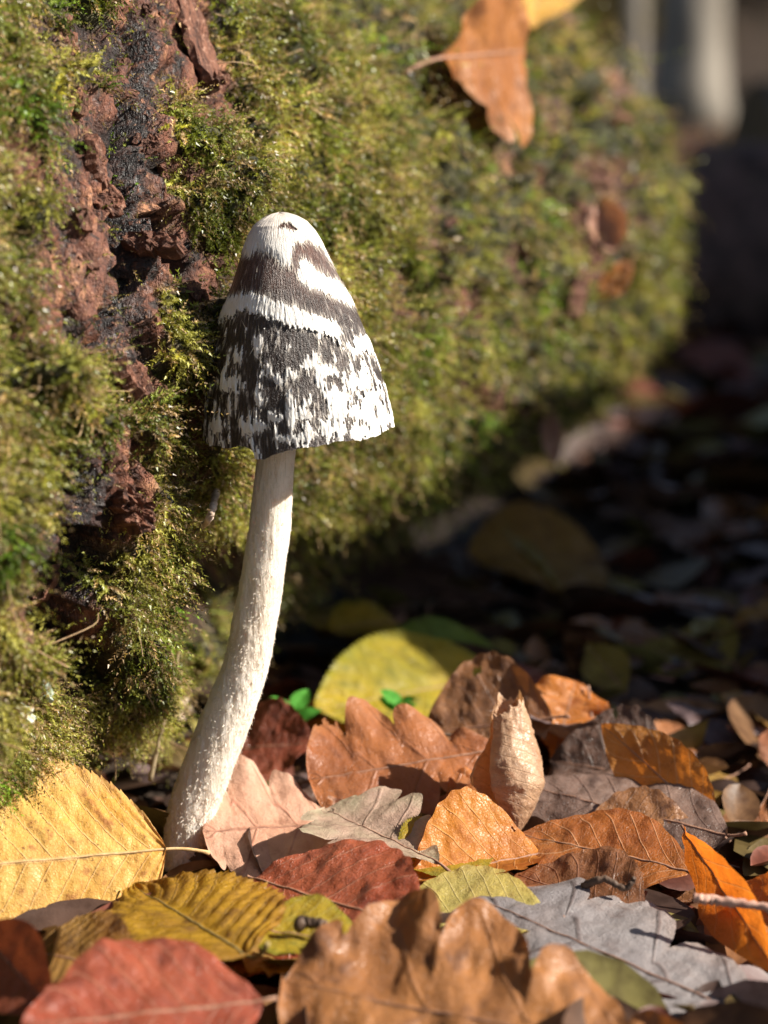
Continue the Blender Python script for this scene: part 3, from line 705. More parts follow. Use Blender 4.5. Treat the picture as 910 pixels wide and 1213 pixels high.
fine = fbm(np.stack([np.cos(AA) * 42 + HH * 9, np.sin(AA) * 42, HH * 11], -1), 3, seed=51)
fine2 = fbm(np.stack([np.cos(AA) * 16, np.sin(AA) * 16, HH * 5], -1), 3, seed=53)
med = fbm(np.stack([np.cos(AA) * 5, np.sin(AA) * 5, HH * 9], -1), 3, seed=55)
lowf = sstep(380, 420, qy)
med2 = fbm(np.stack([np.cos(AA) * 7, np.sin(AA) * 7, HH * 12], -1), 3, seed=57)
ex = qx + fine2 * 5 + med2 * 12 * lowf; ey = qy + fine * 9 + fine2 * (6 + 3 * lowf) + med * 11 * lowf
sd1 = poly_sdf(ex, ey, [(285, 300), (296, 270), (310, 250), (330, 240), (352, 245), (380, 268), (400, 318), (392, 312), (380, 294), (364, 286), (352, 287), (347, 297), (344, 316), (335, 315), (323, 303), (308, 297), (296, 306)])
mark = 1 - ((qx - 342 + (qy - 270) * 1.0) / 13.5) ** 2 - ((qy - 269 - (qx - 342) * 0.22 - ((qx - 342) / 13) ** 2 * 2 + fine * 7 + fine2 * 4) / 3.2) ** 2
sd1 = np.where(mark > 0, -mark * 4, sd1)
sd2 = poly_sdf(ex, ey, [(352, 322), (358, 304), (366, 310), (380, 325), (400, 333), (414, 346), (428, 364), (412, 361), (395, 353), (380, 346), (368, 343), (355, 334)])
sd3 = poly_sdf(ex, ey, [(255, 380), (268, 352), (285, 347), (300, 346), (320, 354), (345, 361), (370, 371), (396, 378), (406, 392), (402, 406), (390, 399), (370, 391), (345, 387), (320, 379), (300, 370), (282, 370), (262, 382)])
sd4 = poly_sdf(ex, ey, [(403, 408), (424, 394), (442, 404), (446, 420), (425, 420), (412, 417)])
clump = NEG = np.full_like(qx, -50.0)
for cx, cy, rx, ry in [(306, 412, 7, 16), (272, 452, 18, 10), (284, 420, 6, 10), (338, 447, 16, 9), (366, 427, 13, 10), (385, 440, 16, 9), (425, 452, 16, 10), (308, 470, 6, 14), (328, 492, 14, 7), (357, 488, 14, 10), (398, 468, 13, 8),
                       (420, 486, 16, 10), (450, 500, 14, 12), (300, 505, 14, 8), (392, 506, 20, 9), (258, 500, 10, 14), (350, 518, 26, 6), (445, 462, 8, 10), (270, 480, 7, 10), (430, 512, 20, 8)]:
    clump = np.maximum(clump, (1 - ((ex - cx) / rx) ** 2 - ((ey - cy) / ry) ** 2) * 7)
bias = sstep(395, 520, qy) * 0.30 + sstep(330, 450, qx) * 0.22 * sstep(385, 420, qy)
flk = (fine * 0.42 + fine2 * 0.62 + med2 * 0.75 + bias - 0.36) * 30
flk = np.where(qy < 388, -20, flk)
thin_streak = np.where((qy > 300) & (qy < 395), (fine * 1.1 - 0.62) * 14, -20)
hair = fbm(np.stack([np.cos(AA) * 60, np.sin(AA) * 60, HH * 12], -1), 2, seed=59)
M1 = np.maximum.reduce([sd1, sd2, sd3, sd4, np.minimum(clump, 12) + fine * 3, flk, thin_streak])
M1 = M1 - lowf * (13 * np.maximum(hair - 0.10, 0) + 5 * np.maximum(fine2 * -1 - 0.15, 0) * 3)
brown = sstep(390, 300, qy)[..., None]
ccol = np.array([0.040, 0.027, 0.023]) * (1 - brown) + np.array([0.098, 0.050, 0.037]) * brown
ccol = ccol * (1 + 0.5 * fine2[..., None])
soft = (sstep(-7, 0.5, M1) * sstep(-0.25, 0.3, fine) * 0.55 * sstep(270, 300, qy))[..., None]
ccol = ccol * (1 - soft) + np.array([0.55, 0.51, 0.47]) * soft
cap_o = link('cap', mesh_np('cap', (CP - MO).reshape(-1, 3), grid_faces(NH, NA, True), CAPM, uv=np.stack([AA / 6.283, HH], -1).reshape(-1, 2), col=np.clip(ccol, 0.005, 1).reshape(-1, 3)), mush)
# inner side of the cap and gills
ih = np.linspace(1, 0.30, 22)
inner = []
for q in ih:
    r = np.interp(q, hh, rr) - 0.06 - 0.55 * (1 - q)
    k = np.argmin(abs(hh - q)); sel = slice(0, NA, 4)
    dd = drop[-1, sel] * sstep(0.85, 1, np.array(q))
    inner.append(capT - CAX * (q * CH + dd - (0.0 if q == 1 else 0.03))[:, None] + CX * (RR[k, sel] / rr[k] * r * np.cos(aa[sel]))[:, None] + CY * (RR[k, sel] / rr[k] * r * np.sin(aa[sel]))[:, None])
inner[0] = CP[-1, ::4]
link('cap_underside', mesh_np('cap_underside', np.vstack(inner) - MO, grid_faces(22, NA // 4, True), GILL), cap_o)
gv = []
for q in np.linspace(0, 2 * math.pi, 90, endpoint=False):
    d = CX * math.cos(q) + CY * math.sin(q)
    for h0, h1 in zip(np.linspace(0.97, 0.4, 6)[:-1], np.linspace(0.97, 0.4, 6)[1:]):
        a_ = capT - CAX * h0 * CH + d * (np.interp(h0, hh, rr) - 0.10 - 0.55 * (1 - h0)); b_ = capT - CAX * h1 * CH + d * (np.interp(h1, hh, rr) - 0.10 - 0.55 * (1 - h1))
        gv += [a_, a_ - d * 0.35 * min(1, (1 - h0) * 8), b_ - d * 0.35, b_]
tag(link('gills', mesh_np('gills', np.array(gv) - MO, np.arange(len(gv)).reshape(-1, 4), GILL, smooth=False), cap_o), kind='stuff')
# white veil patches: raised shells cut out of the cap surface
W = M1 > 0
cf = grid_faces(NH, NA, True)
fsel = W.ravel()[cf].sum(1) >= 3
lift = (0.010 + 0.030 * sstep(0, 9, M1) + 0.012 * np.clip(fine, -1, 1) * sstep(0, 4, M1))
under3 = sstep(-9, 0, -poly_sdf(ex, ey - 0, [(255, 300), (430, 300), (430, 396), (402, 404), (390, 396), (370, 388), (345, 383), (320, 376), (300, 366), (282, 366), (255, 376)]))
lift = lift + 0.05 * np.where(sd3 > 0, sstep(10, 0, np.abs(sd3)) * under3, 0)
PV = CP + CNn * np.maximum(lift, 0.004)[..., None]
pcol = np.array([0.74, 0.71, 0.665]) * np.ones_like(CP)
tanq = sstep(300, 262, qy)[..., None] * 0.55 + np.clip(med, 0, 1)[..., None] * 0.35
pcol = pcol * (1 - tanq) + np.array([0.66, 0.55, 0.46]) * tanq
puv = np.stack([AA / 6.283, HH], -1).reshape(-1, 2)
# connected pieces on the face grid
fs = fsel.reshape(NH - 1, NA); lab = np.full(fs.shape, -1, int); comps = []
for i0, j0 in zip(*np.nonzero(fs)):
    if lab[i0, j0] >= 0: continue
    c = len(comps); st = [(i0, j0)]; lab[i0, j0] = c; mem = []
    while st:
        i, j = st.pop(); mem.append(i * NA + j)
        for a_, b_ in ((i + 1, j), (i - 1, j), (i, (j + 1) % NA), (i, (j - 1) % NA)):
            if 0 <= a_ < NH - 1 and fs[a_, b_] and lab[a_, b_] < 0: lab[a_, b_] = c; st.append((a_, b_))
    comps.append(mem)
def patch_object(name, faces_idx):
    f = cf[np.array(faces_idx)]
    uq, inv = np.unique(f.ravel(), return_inverse=True)
    return link(name, mesh_np(name, PV.reshape(-1, 3)[uq] - MO, inv.reshape(-1, 4), VEIL, uv=puv[uq], col=pcol.reshape(-1, 3)[uq]), cap_o)
comps.sort(key=len, reverse=True)
small = []
for k, mem in enumerate(comps):
    if k < 60 and len(mem) > 130: patch_object('veil_patch', mem)
    else: small += mem
if small: tag(patch_object('veil_fibres', small), kind='stuff')
# loose white hairs along the patch edges
eg = np.argwhere((M1 > -1.2) & (M1 < 2.5) & (HH > 0.1) & (HH < 0.955))
gs = np.random.default_rng(33); sel = eg[gs.integers(0, len(eg), 2600)]
p = CP[sel[:, 0], sel[:, 1]]; nr = CNn[sel[:, 0], sel[:, 1]]
dn = unit(CP[np.minimum(sel[:, 0] + 2, NH - 1), sel[:, 1]] - CP[np.maximum(sel[:, 0] - 2, 0), sel[:, 1]]); sd = np.cross(nr, dn)
sg = np.where(gs.random(len(sel)) < 0.65, 1, -1)[:, None]
ln = 0.08 + 0.16 * gs.random((len(sel), 1)); wd = 0.007 + 0.011 * gs.random((len(sel), 1))
tipv = p + (dn * sg + sd * gs.normal(size=(len(sel), 1)) * 0.25) * ln + nr * (0.02 + 0.04 * gs.random((len(sel), 1)))
HV = np.stack([p - sd * wd + nr * 0.008, p + sd * wd + nr * 0.008, tipv], 1).reshape(-1, 3)
tag(link('cap_hairs', mesh_np('cap_hairs', HV - MO, np.arange(len(HV)).reshape(-1, 3), FUZZ, smooth=False), cap_o), kind='stuff')

# ================================================================== LEAVES
def half_width(kind, t, side, gen_ph, lobes=3.7):
    if kind == 'elm':
        w = np.sin(math.pi * np.clip(t, 0, 1) ** (0.80 + 0.05 * side)) ** 0.72 * (1 - 0.15 * t)
        saw = np.mod(t * 34 + 0.3 * side, 1.0); saw2 = np.mod(t * 102, 1.0)
        w = w * (0.93 + 0.075 * saw + 0.02 * saw2)
        return w
    if kind == 'beech':
        return np.sin(math.pi * np.clip(t, 0, 1) ** 0.88) ** 0.85 * (1 + 0.02 * np.sin(t * 50 + gen_ph))
    if kind == 'cone':
        return np.sin(math.pi * np.clip(t, 0, 1) ** 0.62) ** 0.8 * 0.9 + 0.16 * t * sstep(1.0, 0.97, t) + 0.03 * np.sin(t * 40 + side)
    if kind == 'narrow':
        return np.sin(math.pi * np.clip(t, 0, 1) ** 0.95) ** 1.1
    if kind == 'oak':
        env = np.clip(np.sin(math.pi * np.clip(t, 0, 1) ** 1.35), 0, 1) ** 0.55 * (0.55 + 0.5 * t)
        n_l = lobes + 0.35 * math.sin(gen_ph * 3)
        fr = np.mod(t * n_l + 0.10 * side + gen_ph * 0.1, 1.0)
        jit = 0.75 + 0.5 * np.mod(np.floor(t * n_l + 0.10 * side + gen_ph * 0.1) * 0.37 + gen_ph, 1.0)
        dd_ = np.minimum(fr, 1 - fr) * 2
        lob = np.sqrt(np.clip(1 - 0.97 * dd_ ** 2.6, 0, 1))
        w = env * (1 - 0.58 * np.minimum(jit, 1.1) * (1 - lob) * sstep(1.0, 0.86, t)) * (1 + 0.02 * np.sin(t * 60 + gen_ph))
        return np.maximum(w, 0.05 * np.sin(math.pi * np.clip(t, 0, 1)) ** 0.3)
def make_leaf(kind, L, Wd, mat, nt=None, nv=None, fold=0.2, curlL=0.0, curlW=0.0, twist=0.0, wave=0.12, pleat=0.0, cup=0.0, stalk=1.2, stalk_mat=None, srad=0.036, seed=0, tipcurl=0.0, sbend=0.3, tear=0.0, lobes=3.7):
    """blade mesh and stalk mesh; local axes: y from stalk to tip, x across, z the upper face"""
    g = np.random.default_rng(seed); ph = g.random() * 6.28; off = g.random(3) * 40
    nt = nt or {'elm': 172, 'oak': 110, 'beech': 60, 'cone': 110, 'narrow': 44}[kind]; nv = nv or {'elm': 26, 'oak': 26, 'beech': 22, 'cone': 50, 'narrow': 12}[kind]
    t = np.linspace(0, 1, nt); v = np.linspace(-1, 1, nv + 1)
    T, Vv = np.meshgrid(t, v, indexing='ij')
    wl, wr = half_width(kind, t, -1, ph, lobes), half_width(kind, t, 1, ph * 1.3, lobes)
    Wf = np.where(Vv < 0, wl[:, None], wr[:, None])
    x = Vv * Wf * Wd / 2
    slant = {'elm': 0.05, 'oak': 0.07, 'beech': 0.03, 'cone': 0.0, 'narrow': 0.02}[kind]
    y = L * (T + slant * np.abs(Vv) * Wf * (1 - T))
    def deform(x, y, v, t):
        z = fold * np.abs(x)
        p3 = np.stack([x / 1.6, y / 1.6, np.zeros_like(x)], -1) + off
        z = z + wave * fbm(p3, 3) * (0.35 + np.abs(v)) * 1.2 + 0.07 * fbm(p3 * 3, 2) + 0.025 * fbm(p3 * 8, 2)
        if kind == 'oak': z = z + wave * 0.55 * np.abs(v) ** 1.5 * np.sin(t * 3.7 * 6.28 + ph + np.sign(v) * 1.2)
        if pleat: z = z + pleat * np.abs(np.mod(11 * (t - 0.23 * np.abs(v)), 1.0) - 0.5) * 2 * sstep(0, 0.25, np.abs(v)) 
        z = z + cup * x * x
        if abs(curlW) > 1e-4:
            a = curlW * x; r = 1 / curlW
            x2 = (r - z) * np.sin(a); z2 = r - (r - z) * np.cos(a); x, z = x2, z2
        kl = curlL + tipcurl * np.clip(t, 0, 1) ** 2
        a = kl * y
        aa_ = np.where(np.abs(a) < 1e-4, 1e-4, a)
        y2 = y * np.sin(aa_) / aa_ - z * np.sin(a); z2 = y * (1 - np.cos(aa_)) / aa_ + z * np.cos(a)
        tw = twist * t
        x3 = x * np.cos(tw) - z2 * np.sin(tw); z3 = x * np.sin(tw) + z2 * np.cos(tw)
        return np.stack([x3, y2, z3], -1)
    Vt = deform(x, y, Vv, T)
    uv = np.stack([T, Vv * 0.5 + 0.5], -1).reshape(-1, 2)
    lfaces = grid_faces(nt, nv + 1)
    if tear > 0:
        tn = fbm(np.stack([x / 0.9, y / 0.9, x * 0], -1) + off * 2, 3) + 0.5 * (np.abs(Vv) - 0.8)
        bad = (tn > 0.62 - tear).ravel()
        lfaces = lfaces[bad[lfaces].sum(1) < 2]
    blade = mesh_np('leaf_blade', Vt.reshape(-1, 3), lfaces, mat, uv=uv)
    # midrib running on into the stalk
    tt = np.linspace(0, 0.97, 22); mp = deform(np.zeros(22), tt * L, np.zeros(22), tt)
    d0 = unit(mp[0] - mp[1]); sb = np.array([g.normal() * 0.15, 0, -sbend if g.random() < 0.6 else sbend * 0.6])
    st = [mp[0] + d0 * stalk * s + sb * stalk * s * s for s in np.linspace(1, 0.08, 7)] if stalk > 0 else []
    path = np.array(st + list(mp)) if stalk > 0 else mp
    rad = np.concatenate([np.linspace(1.35, 1.0, len(st)), np.linspace(1.0, 0.25, 22)]) * srad
    if stalk > 0: rad[0] *= 1.25
    SV, SF = tube(path, rad, 7)
    smesh = mesh_np('leaf_stalk', SV, tri_split(SF), stalk_mat or STALK)
    return blade, smesh
def frame_obj(o, base, tip, q=0.0, lean=0.0, flip=False):
    """stand a leaf from base to tip; q = 0 lies face up, 1 faces the camera"""
    base, tip = np.asarray(base, float), np.asarray(tip, float)
    y = unit(tip - base)
    up = np.array([0, 0, 1.0]); up = unit(up - y * np.dot(up, y))
    mid = (base + tip) / 2
    c = unit(CAM - mid); c = unit(c - y * np.dot(c, y))
    n = unit(up * (1 - q) + c * q)
    x = np.cross(y, n); n = unit(n * math.cos(lean) + x * math.sin(lean))
    if flip: n = -n
    x = np.cross(y, n)
    M = Matrix(((x[0], y[0], n[0], 0), (x[1], y[1], n[1], 0), (x[2], y[2], n[2], 0), (0, 0, 0, 1)))
    o.matrix_world = Matrix.Translation(Vector(base * CM)) @ M
LEAVES = []
def hero(name, label, kind, mat, base, tip, Wd, q=0.0, lean=0.0, flip=False, cat='leaf', group=None, L=None, **kw):
    b = at(*base) if len(base) == 3 and not isinstance(base, np.ndarray) else base
    e = at(*tip) if len(tip) == 3 and not isinstance(tip, np.ndarray) else tip
    Ln = L or np.linalg.norm(e - b)
    if kind in ('beech', 'oak') and 'tear' not in kw: kw['tear'] = 0.0 if Wd > 6.5 else [0.0, 0.12, 0.2, 0.05][len(LEAVES) % 4]
    if kind == 'beech': kw.setdefault('nt', 96); kw.setdefault('nv', 40)
    bl, st = make_leaf(kind, Ln, Wd, LM[mat], seed=len(LEAVES) + 100, **kw)
    o = link(name, bl); tag(o, label, cat, group)
    s = link('leaf_stalk', st, o)
    frame_obj(o, b, e, q, lean, flip)
    LEAVES.append(o)
    return o

hero('elm_leaf', 'big bright yellow toothed leaf propped against the mushroom stem base', 'elm', 'elm_yellow', (196, 1006, -3.2), (-135, 1035, -5.5), 6.3, q=0.74, lean=0.0,
     fold=-0.10, pleat=0.07, wave=0.10, cup=-0.03, stalk=1.15, stalk_mat=STALK_Y, srad=0.04, sbend=0.1)
hero('elm_leaf', 'golden olive toothed leaf with brown midrib lying below the mushroom stem', 'elm', 'elm_olive', (293, 1132, -9.0), (160, 1050, -4.8), 5.0, q=0.28, lean=0.10,
     fold=0.16, pleat=0.09, wave=0.12, cup=-0.05, stalk=1.1, stalk_mat=STALK_O, srad=0.045, sbend=0.9)
hero('elm_leaf', 'dull yellow brown toothed leaf tucked under the golden olive leaf', 'elm', 'elm_brown', (40, 1128, -8), (160, 1150, -9.5), 3.2, q=0.3, pleat=0.05, wave=0.1, stalk=0.3)
hero('beech_leaf', 'wavy red leaf lying under the golden olive leaf', 'beech', 'red', (312, 1185, -11.5), (25, 1215, -13.0), 4.4, q=0.34, fold=0.14, wave=0.30, curlL=0.0, cup=-0.05, stalk=0.3)
hero('beech_leaf', 'glossy russet red leaf with pale veins and its tip pointing down right', 'beech', 'red', (300, 1040, -3.9), (500, 1100, -7.4), 4.6, q=0.42, fold=0.10, wave=0.20, cup=-0.06, stalk=0.2)
hero('oak_leaf', 'big brown oak leaf with lobes curling up in front of the grey leaf', 'oak', 'oak_brown', (850, 1270, -13.2), (335, 1150, -10.6), 7.2, q=0.5, fold=-0.10, wave=0.5, lobes=4.3, cup=0.05, curlL=-0.01, stalk=0.8, nt=150)
hero('oak_leaf', 'silvery grey underside of an oak leaf with dark veins', 'oak', 'oak_grey', (960, 1235, -10.8), (562, 1062, -4.8), 7.0, q=0.16, fold=-0.05, wave=0.16, cup=-0.02, stalk=1.0, nt=150)
hero('oak_leaf', 'pale pinkish oak leaf lying right beside the mushroom stem', 'oak', 'oak_pink', (430, 972, 1.2), (240, 985, 0.2), 6.2, q=0.40, lean=0.05, fold=0.05, wave=0.18, stalk=0.5, nt=140)
hero('oak_leaf', 'flat grey green oak leaf between the pinkish leaf and the russet leaf', 'oak', 'grey_green', (520, 1022, -3.0), (385, 958, 0.3), 4.4, q=0.12, wave=0.10, stalk=0.4)
hero('oak_leaf', 'orange brown oak leaf half in the shadow of the rolled tan leaf', 'oak', 'oak_orange', (600, 884, 3.6), (365, 925, 2.2), 5.6, q=0.52, fold=0.04, wave=0.26, stalk=0.8, nt=140)
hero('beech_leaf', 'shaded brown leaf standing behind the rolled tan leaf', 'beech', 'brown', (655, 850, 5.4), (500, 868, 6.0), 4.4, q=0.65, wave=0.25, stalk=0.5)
# a dead leaf rolled round itself: pointed foot, wide middle, narrow open top, ragged overlap
rb, rt = at(611, 990, 0.4), at(602, 824, 2.0)
RLn = np.linalg.norm(rt - rb)
tq, fq_ = np.meshgrid(np.linspace(0, 1, 90), np.linspace(0, 1, 80), indexing='ij')
rq = np.interp(tq, [0, 0.06, 0.2, 0.36, 0.52, 0.7, 0.88, 1.0], [0.03, 0.22, 0.55, 0.80, 0.74, 0.58, 0.46, 0.36])
aq = fq_ * 5.9 + 0.5 * tq + 2.5
flare = 1 + 0.55 * sstep(0.16, 0.0, fq_) * sstep(0.1, 0.4, tq) * sstep(0.75, 0.4, tq) + 0.16 * fq_
pq = np.stack([np.cos(aq), np.sin(aq), tq * 3], -1)
rq = rq * flare * (1 + 0.16 * fbm(pq * 1.2, 3, seed=4)) + 0.035 * fbm(pq * np.array([2, 2, 9]), 2, seed=6) + 0.02 * fbm(pq * 9, 2)
yq = tq * RLn * (1 - 0.10 * sstep(0.8, 1, tq) * (0.5 + fbm(pq * 2.5, 2, seed=9))) + 0.25 * np.sin(fq_ * 5) * tq
RV = np.stack([rq * np.cos(aq), yq, rq * np.sin(aq)], -1)
rf = grid_faces(90, 80)
hole = (fbm(pq * 2.4, 3, seed=12) + 0.55 * sstep(0.2, 0.0, fq_) - 0.25 > 0.42).ravel()
rf = rf[hole[rf].sum(1) < 2]
roll = tag(link('rolled_leaf', mesh_np('rolled_leaf', RV.reshape(-1, 3), rf, LM['tan'], uv=np.stack([tq, fq_], -1).reshape(-1, 2))), 'dry tan leaf rolled into an upright cone', 'leaf')
frame_obj(roll, rb, rt, 1.0)
Vv, Ff = tube(smooth_path([np.array([0, 0.3, 0]), np.array([0.02, -0.1, 0]), np.array([-0.05, -0.6, -0.05])], 10), np.linspace(0.05, 0.06, 10), 7)
link('leaf_stalk', mesh_np('rolled_stalk', Vv, tri_split(Ff), STALK), roll)
hero('beech_leaf', 'glowing orange leaf folded like a boat beside the rolled tan leaf', 'beech', 'bright_orange', (642, 1010, -1.2), (488, 1042, -2.9), 3.4, q=0.30, fold=0.55, wave=0.22, cup=0.10, stalk=0.7)
hero('beech_leaf', 'flat orange leaf with pale parallel veins under the grey brown leaf', 'beech', 'orange', (818, 1032, -2.6), (615, 988, -0.3), 3.3, q=0.36, fold=0.06, wave=0.14, stalk=1.0)
hero('narrow_leaf', 'thin orange leaf twisted on edge and hanging down at the right', 'narrow', 'bright_orange', (806, 978, -2.2), (930, 1165, -8.5), 1.6, q=0.75, lean=1.2, fold=0.30, twist=0.9, wave=0.24, stalk=0)
hero('beech_leaf', 'wet grey brown leaf with a wavy edge arching over the orange leaf', 'beech', 'grey_brown', (862, 990, -0.2), (618, 928, 2.4), 5.2, q=0.40, fold=-0.18, wave=0.34, cup=-0.06, stalk=0.5)
hero('beech_leaf', 'sunlit orange leaf curling down behind the grey brown leaf', 'beech', 'orange', (850, 985, 1.2), (722, 858, 4.0), 2.3, q=0.72, lean=-0.5, fold=0.10, curlL=0.06, wave=0.2, cup=-0.08, stalk=0.4)
hero('oak_leaf', 'upright orange oak leaf glowing behind the grey brown leaf', 'oak', 'bright_orange', (655, 905, 5.6), (682, 806, 7.4), 2.8, q=0.9, lean=0.2, wave=0.25, stalk=0.4)
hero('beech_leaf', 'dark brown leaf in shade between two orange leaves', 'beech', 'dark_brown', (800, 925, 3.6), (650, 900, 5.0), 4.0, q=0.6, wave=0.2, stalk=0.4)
hero('hazel_leaf', 'yellow green leaf half in sun lying behind the orange brown oak leaf', 'elm', 'yellow_green', (590, 800, 15.5), (372, 842, 11.5), 5.6, q=0.45, wave=0.16, pleat=0.05, stalk=0.8, cup=-0.03)
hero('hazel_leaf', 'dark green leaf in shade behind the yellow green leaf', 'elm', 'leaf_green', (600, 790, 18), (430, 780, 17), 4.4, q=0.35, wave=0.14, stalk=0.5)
hero('hazel_leaf', 'small pale yellow leaf peeping out behind the glowing orange leaf', 'elm', 'yellow_green', (478, 1025, -2.4), (585, 992, -0.8), 2.8, q=0.35, wave=0.12, stalk=0.2)
hero('beech_leaf', 'pale yellow leaf lying between the russet leaf and the grey leaf', 'beech', 'pale_yellow', (650, 1092, -5.6), (460, 1078, -5.0), 3.8, q=0.16, wave=0.1, stalk=0.4)
hero('hazel_leaf', 'olive yellow leaf edge under the russet red leaf', 'elm', 'yellow_green', (300, 1100, -7.6), (430, 1118, -8.4), 3.0, q=0.15, wave=0.12, stalk=0.2)
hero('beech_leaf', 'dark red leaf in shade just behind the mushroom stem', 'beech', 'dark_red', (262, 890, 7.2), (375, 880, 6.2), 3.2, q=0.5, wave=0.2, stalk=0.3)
hero('narrow_leaf', 'dark red leaf edge sticking up beside the wavy red leaf', 'narrow', 'dark_red', (-30, 1095, -9.2), (68, 1205, -12.3), 2.0, q=0.6, lean=0.5, fold=0.3, wave=0.1, stalk=0)
hero('beech_leaf', 'small orange leaf curled into a loop at the foot of the twisted leaf', 'beech', 'orange', (935, 1110, -6.0), (876, 1046, -4.2), 2.6, q=0.7, curlW=0.7, wave=0.12, stalk=0.9)
hero('beech_leaf', 'deep brown leaf under the flat orange leaf', 'beech', 'brown', (760, 1085, -5.2), (610, 1035, -2.4), 3.4, q=0.25, wave=0.2, stalk=0.6)
hero('beech_leaf', 'dark orange leaf lying beneath the grey brown leaf', 'beech', 'brown', (690, 985, 0.5), (830, 985, 0.2), 2.8, q=0.5, wave=0.2, stalk=0.4)
hero('oak_leaf', 'rust orange leaf wedged beneath the rolled tan leaf', 'oak', 'orange', (520, 985, 1.0), (600, 940, 2.5), 3.0, q=0.5, wave=0.2, stalk=0.3)
hero('hazel_leaf', 'big yellow brown leaf catching dim light in the shaded litter under the log', 'elm', 'elm_brown', (715, 665, 36), (555, 655, 34), 7.0, q=0.35, wave=0.2, stalk=0.8, nt=80)
hero('hazel_leaf', 'pale olive leaf lying flat in the shaded litter beyond the orange leaves', 'elm', 'olive', (868, 785, 20), (762, 768, 23), 4.6, q=0.28, wave=0.15, stalk=0.6, nt=80)
hero('narrow_leaf', 'narrow olive green leaf standing in the shaded litter', 'narrow', 'olive', (742, 822, 15.5), (696, 762, 18), 1.7, q=0.8, wave=0.1, stalk=0)
hero('hazel_leaf', 'olive leaf resting near the foot of the log in shade', 'elm', 'yellow_green', (470, 735, 22), (390, 745, 20), 3.0, q=0.3, wave=0.15, stalk=0.4, nt=80)

# leaves caught on the log
p0, nlog = on_skin(478, 95)
b0 = p0 + nlog * 1.3
hero('oak_leaf', 'orange oak leaf with pale lobe tips caught on the mossy log', 'oak', 'oak_orange', b0, b0 + LA * 6.0 - LW * 0.6 + nlog * 0.9, 7.6, q=1.0, wave=0.3, stalk=1.9, nt=180, lobes=4.6, srad=0.07, sbend=0.2)
pb, pt = on_skin(610, -40)[0] + nlog * 1.9, on_skin(578, 66)[0] + nlog * 1.7
hero('hazel_leaf', 'bright yellow leaf hanging at the top of the mossy log', 'elm', 'elm_yellow', pb, pt, 4.6, q=0.95, wave=0.15, stalk=0.5, nt=90)
for (px, py, ang, w_, m_, lb) in [(686, 270, -1.4, 2.6, 'oak_pink', 'pinkish dead leaf curled on the far side of the log'), (693, 330, -2.3, 1.6, 'orange', 'small brown dead leaf stuck low on the far side of the log'),
                              (628, 495, -1.5, 1.4, 'oak_pink', 'tiny pinkish leaf dangling from the underside of the log')]:
    c0, n0 = on_skin(px, py)
    d = RT * math.cos(ang) + np.array([0, 0, 1]) * math.sin(ang)
    hero('beech_leaf', lb, 'beech', m_, c0 + n0 * 0.8 - d * 1.1, c0 + n0 * 1.0 + d * 1.1, w_ * 0.7, q=0.9, wave=0.25, curlW=0.5, stalk=0.3)

# ---- the rest of the litter: copies of a few leaf shapes, scattered in layers
gl = np.random.default_rng(77)
shapes = []
for k in range(9): shapes.append(('beech', make_leaf('beech', 6.0, 3.8, None, 60, 26, tear=gl.uniform(0, 0.3), fold=gl.uniform(-0.2, 0.25), curlL=gl.uniform(-0.07, 0.07), curlW=gl.uniform(-0.12, 0.2), wave=gl.uniform(0.15, 0.4), seed=900 + k, stalk=0.9)))
for k in range(7): shapes.append(('oak', make_leaf('oak', 8.0, 5.2, None, 90, 26, tear=gl.uniform(0, 0.25), fold=gl.uniform(-0.1, 0.15), curlL=gl.uniform(-0.05, 0.05), curlW=gl.uniform(-0.08, 0.1), wave=gl.uniform(0.2, 0.4), seed=950 + k, stalk=0.9)))
for k in range(4): shapes.append(('elm', make_leaf('elm', 6.0, 4.0, None, 110, 12, fold=gl.uniform(-0.1, 0.2), pleat=0.06, wave=0.2, seed=980 + k, stalk=0.7)))
KN = {'beech': 'beech_leaf', 'oak': 'oak_leaf', 'elm': 'hazel_leaf'}
WORDS = {'brown': 'brown', 'oak_brown': 'tan brown', 'oak_orange': 'orange brown', 'dark_brown': 'dark brown', 'dull_purple': 'dull purplish', 'grey_brown': 'grey brown', 'olive': 'olive', 'orange': 'orange', 'dark_red': 'dark red', 'yellow_green': 'yellow green', 'elm_brown': 'yellow brown', 'pale_yellow': 'pale yellow'}
MESHC = {}
def litter_leaf(k, mat, pos, yaw, pitch, roll, sc, label, group, flip=False):
    kind, (bl, st) = shapes[k]
    key = (k, mat)
    if key not in MESHC:
        m = bl.copy(); m.materials.clear(); m.materials.append(LM[mat]); MESHC[key] = m
    o = link(KN[kind], MESHC[key]); tag(o, label, 'leaf', group)
    o.location = np.asarray(pos) * CM; o.rotation_euler = (pitch + (math.pi if flip else 0), roll, yaw); o.scale = (sc,) * 3
    s = link('leaf_stalk', st, o)
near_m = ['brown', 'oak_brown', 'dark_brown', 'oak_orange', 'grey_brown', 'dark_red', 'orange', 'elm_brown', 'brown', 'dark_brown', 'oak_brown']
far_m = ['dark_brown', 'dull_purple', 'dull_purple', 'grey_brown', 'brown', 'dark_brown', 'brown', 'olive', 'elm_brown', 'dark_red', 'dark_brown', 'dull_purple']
def log_clear(x, y):
    """distance from the log axis in plan, negative under the log body"""
    d = np.array([x, y]) - LO[:2]
    return d @ LN[:2]
